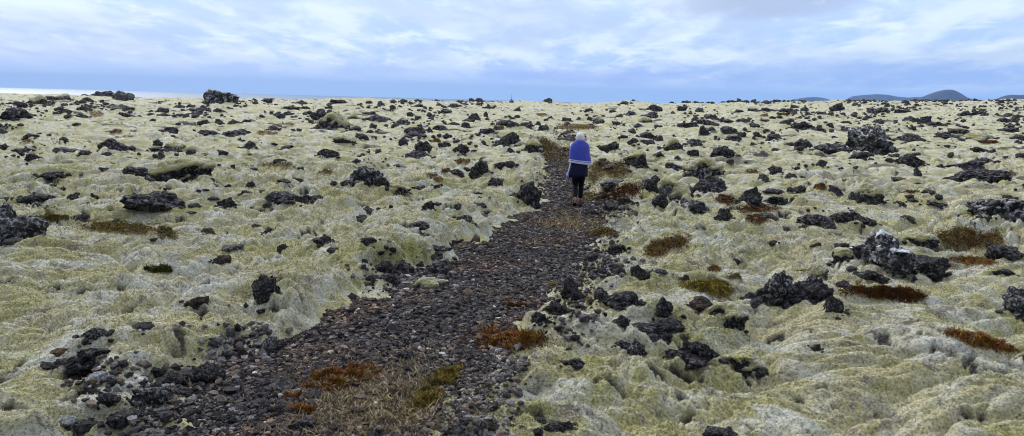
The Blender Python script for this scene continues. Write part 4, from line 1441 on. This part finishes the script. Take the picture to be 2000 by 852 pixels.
# ================================================================= labels for everything that has none yet
def write_labels():
    marks = [t for t in things if t['handle']]
    def rel(dx, dy):
        dy2 = dy * 1.8
        a = math.degrees(math.atan2(dy2, dx)) % 360
        return ['right of', 'in front and right of', 'in front of', 'in front and left of', 'left of', 'behind and left of', 'behind', 'behind and right of'][int((a + 22.5) // 45) % 8]
    todo = [t for t in things if not t['obj'].get('label')]
    pairs = []
    for i, t in enumerate(todo):
        for m in marks:
            if m is t: continue
            dx, dy = t['px'] - m['px'], t['py'] - m['py']
            d = math.hypot(dx, 1.8 * dy)
            if d < 420: pairs.append((d, i, m['handle'], rel(dx, dy)))
    pairs.sort(); used, done = set(), {}
    for d, i, hnd, rl in pairs:
        if i in done: continue
        near = d < 70
        key = (hnd, rl, near)
        if key in used: continue
        used.add(key); done[i] = (hnd, rl, near)
    seen = {}
    for i, t in enumerate(todo):
        if 'h' in t:
            what = ('%s %s of low heath' if t['h']['col'] != 'tan' else '%s %s of dry grass') % (HNAME[t['h']['col']], 'streak' if t['h']['w'] > 5 * t['h']['h'] else 'patch')
            if t['h']['w'] * t['h']['h'] < 500: what = 'small ' + what
        else:
            r = t['r']; a = r['h'] / r['w']
            size = 'tiny' if r['w'] < 14 else 'small' if r['w'] < 27 else 'mid-sized' if r['w'] < 48 else 'large'
            shape = 'flat' if a < .3 else 'low' if a < .46 else 'rough' if a < .75 else 'blocky' if a < 1 else 'upright'
            what = '%s %s %s lava rock' % (size, shape, WORDS[r['look']])
            if r['look'] in 'wo': what = '%s %s %s stone' % (size, shape, WORDS[r['look']])
            if r['cap']: what += ' capped with moss'
        if i in done:
            hnd, rl, near = done[i]
            lab = '%s %s%s the %s' % (what, 'just ' if near else '', rl, hnd)
            if len(lab.split()) > 16: lab = lab.replace(' lava rock', ' rock')
            if len(lab.split()) > 16: lab = lab.replace(' capped with moss', '').replace('mid-sized ', '').replace('small ', '')
            if len(lab.split()) > 16: lab = lab.replace('lichen spotted', 'lichened').replace('purple grey', 'purplish').replace(' of low heath', ' of heath').replace('just ', '')
        else: lab = what + ' far off on the right'
        t['obj']['label'] = lab if lab not in seen else lab + ', the smaller one'
        seen[lab] = 1
write_labels()

# ================================================================= haze
def build_haze():
    m = bpy.data.materials.new('haze_air'); m.use_nodes = True; nt = m.node_tree; nt.nodes.clear()
    out = nt.nodes.new('ShaderNodeOutputMaterial'); v = nt.nodes.new('ShaderNodeVolumePrincipled')
    v.inputs['Color'].default_value = (.30, .54, 1.0, 1); v.inputs['Density'].default_value = HAZE; v.inputs['Anisotropy'].default_value = 0.0
    nt.links.new(v.outputs[0], out.inputs['Volume'])
    x, y0, y1, z0, z1 = 11200, -9900, 11200, -19, 190
    V = np.array([(a, b, c) for c in (z0, z1) for b in (y0, y1) for a in (-x, x)], float)
    F = np.array([(0, 2, 3, 1), (4, 5, 7, 6), (0, 1, 5, 4), (2, 6, 7, 3), (0, 4, 6, 2), (1, 3, 7, 5)])
    o = link('haze', make_mesh('haze', V, F), m); tag(o, 'thin blue air over the lava field and sea', kind='stuff')
HAZE = 8e-5
build_haze()

# ================================================================= light
SUN_AZ, SUN_EL = math.radians(-36), math.radians(34)
def build_light():
    w = bpy.data.worlds.new('World'); scene.world = w; w.use_nodes = True
    nt = w.node_tree; nt.nodes.clear(); B = NB(nt)
    out = nt.nodes.new('ShaderNodeOutputWorld'); bg = nt.nodes.new('ShaderNodeBackground'); nt.links.new(bg.outputs[0], out.inputs[0])
    sky = nt.nodes.new('ShaderNodeTexSky'); sky.sky_type = 'NISHITA'; sky.sun_disc = False
    sky.sun_elevation = SUN_EL; sky.sun_rotation = SUN_AZ
    d = B.coord('Generated')
    sep = nt.nodes.new('ShaderNodeSeparateXYZ'); nt.links.new(d, sep.inputs[0]); x, y, z = sep.outputs
    az = B.math('ARCTAN2', x, y)                       # radians, 0 ahead, + to the right
    el = B.math('MAXIMUM', z, 0.0)
    k = B.math('ADD', el, .14)
    comb = nt.nodes.new('ShaderNodeCombineXYZ'); B.put(comb.inputs[0], B.math('DIVIDE', x, k)); B.put(comb.inputs[1], B.math('DIVIDE', y, k))
    P = comb.outputs[0]
    n1 = B.noise(B.mapped(P, (1.9, 1, 1)), .95, 8, .60, .35); n2 = B.noise(B.mapped(P, (1.9, 1.2, 1)), 2.1, 7, .62, .5); n3 = B.noise(B.mapped(P, (1.3, 1.0, 1)), 1.0, 6, .58, .3)
    # clear-ish layer from horizon up
    r = nt.nodes.new('ShaderNodeValToRGB'); B.put(r.inputs[0], B.math('MULTIPLY', el, 2.0, clamp=True))
    cr = r.color_ramp; cr.elements[0].position = 0; cr.elements[0].color = (.47, .68, .99, 1); cr.elements[1].position = 1; cr.elements[1].color = (.80, .86, 1.0, 1)
    for p, c in ((.06, (.44, .60, .95)), (.14, (.44, .60, .92)), (.26, (.55, .68, .92)), (.5, (.7, .79, .95))):
        e = cr.elements.new(p); e.color = (*c, 1)
    c = r.outputs[0]
    rise = B.ss(el, .008, .06)
    white = B.math('MULTIPLY', B.math('MULTIPLY', B.ss(B.math('ADD', n1, B.math('MULTIPLY', n2, .35)), .55, .75), rise), .85)
    c = B.mix(white, c, (.80, .88, 1.0))
    wisp = B.math('MULTIPLY', B.math('MULTIPLY', B.ss(n2, .54, .68), rise), .55)
    c = B.mix(wisp, c, (.86, .93, 1.0))
    grey = B.math('MULTIPLY', B.math('MULTIPLY', B.ss(n3, .44, .62), B.ss(el, .02, .07)), .72)
    c = B.mix(grey, c, (.49, .60, .77))
    # the darker blue cloud base low on the right and the two grey undersides above it
    def blob(a0, e0, sa, se):
        u = B.math('DIVIDE', B.math('SUBTRACT', az, a0), sa); v = B.math('DIVIDE', B.math('SUBTRACT', z, e0), se)
        q = B.math('ADD', B.math('MULTIPLY', u, u), B.math('MULTIPLY', v, v))
        return B.math('SUBTRACT', 1.0, B.ss(B.math('ADD', q, B.math('MULTIPLY', B.math('SUBTRACT', n2, .5), 1.6)), .1, 1.2))
    c = B.mix(B.math('MULTIPLY', blob(.42, .042, .30, .018), .65), c, (.29, .45, .82))
    c = B.mix(B.math('MULTIPLY', blob(.10, .032, .16, .010), .45), c, (.30, .42, .86))
    c = B.mix(B.math('MULTIPLY', blob(.30, .125, .14, .022), .7), c, (.42, .47, .64))
    c = B.mix(B.math('MULTIPLY', blob(.56, .135, .12, .012), .7), c, (.36, .40, .54))
    c = B.mix(B.math('MULTIPLY', blob(.02, .10, .13, .03), .5), c, (.49, .58, .77))
    c = B.mix(B.math('MULTIPLY', blob(-.55, .06, .16, .03), .4), c, (.42, .53, .88))
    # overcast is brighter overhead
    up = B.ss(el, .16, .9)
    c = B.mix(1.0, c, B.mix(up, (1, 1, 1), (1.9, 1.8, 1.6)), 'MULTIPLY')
    # added dimming of the unseen sky behind, shades slopes facing the camera
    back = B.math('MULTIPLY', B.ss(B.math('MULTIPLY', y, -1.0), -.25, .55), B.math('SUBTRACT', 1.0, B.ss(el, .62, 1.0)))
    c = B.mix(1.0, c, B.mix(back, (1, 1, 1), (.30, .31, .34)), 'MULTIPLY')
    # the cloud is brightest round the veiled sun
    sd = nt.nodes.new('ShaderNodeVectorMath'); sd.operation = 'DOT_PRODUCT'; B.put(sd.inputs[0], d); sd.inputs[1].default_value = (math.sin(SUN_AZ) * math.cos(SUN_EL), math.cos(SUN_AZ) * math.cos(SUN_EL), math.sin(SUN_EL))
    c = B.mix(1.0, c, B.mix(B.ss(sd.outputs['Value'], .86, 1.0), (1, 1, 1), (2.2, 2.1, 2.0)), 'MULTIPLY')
    c = B.mix(1.0, c, (8.2, 8.6, 9.1), 'MULTIPLY')
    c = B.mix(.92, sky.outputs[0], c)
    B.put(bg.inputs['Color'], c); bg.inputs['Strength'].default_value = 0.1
    L = bpy.data.lights.new('sun', 'SUN'); L.energy = 1.5; L.angle = math.radians(10); L.color = (1.0, .95, .86)
    o = bpy.data.objects.new('sun', L); COL.objects.link(o)
    v = Vector((math.sin(SUN_AZ) * math.cos(SUN_EL), math.cos(SUN_AZ) * math.cos(SUN_EL), math.sin(SUN_EL)))
    o.rotation_euler = (-v).to_track_quat('-Z', 'Y').to_euler(); o.location = (0, 0, 60)
build_light()

# ================================================================= camera + render settings
cd = bpy.data.cameras.new('camera'); cam = bpy.data.objects.new('camera', cd); COL.objects.link(cam)
cd.sensor_width = 36; cd.lens = 36 * F_PX / 2000; cd.clip_start = .05; cd.clip_end = 40000
M = Matrix(((RGT[0], UPV[0], -FWD[0], EYE[0]), (RGT[1], UPV[1], -FWD[1], EYE[1]), (RGT[2], UPV[2], -FWD[2], EYE[2]), (0, 0, 0, 1)))
cam.matrix_world = M; scene.camera = cam
scene.view_settings.view_transform = 'Standard'; scene.view_settings.look = 'None'; scene.view_settings.exposure = 0.46; scene.view_settings.gamma = 1
scene.render.engine = 'CYCLES'
scene.cycles.use_denoising = True; scene.cycles.denoiser = 'OPENIMAGEDENOISE'; scene.cycles.denoising_input_passes = 'RGB_ALBEDO_NORMAL'; scene.cycles.denoising_prefilter = 'ACCURATE'
scene.cycles.filter_width = 1.05; scene.cycles.max_bounces = 5; scene.cycles.diffuse_bounces = 3; scene.cycles.volume_bounces = 0
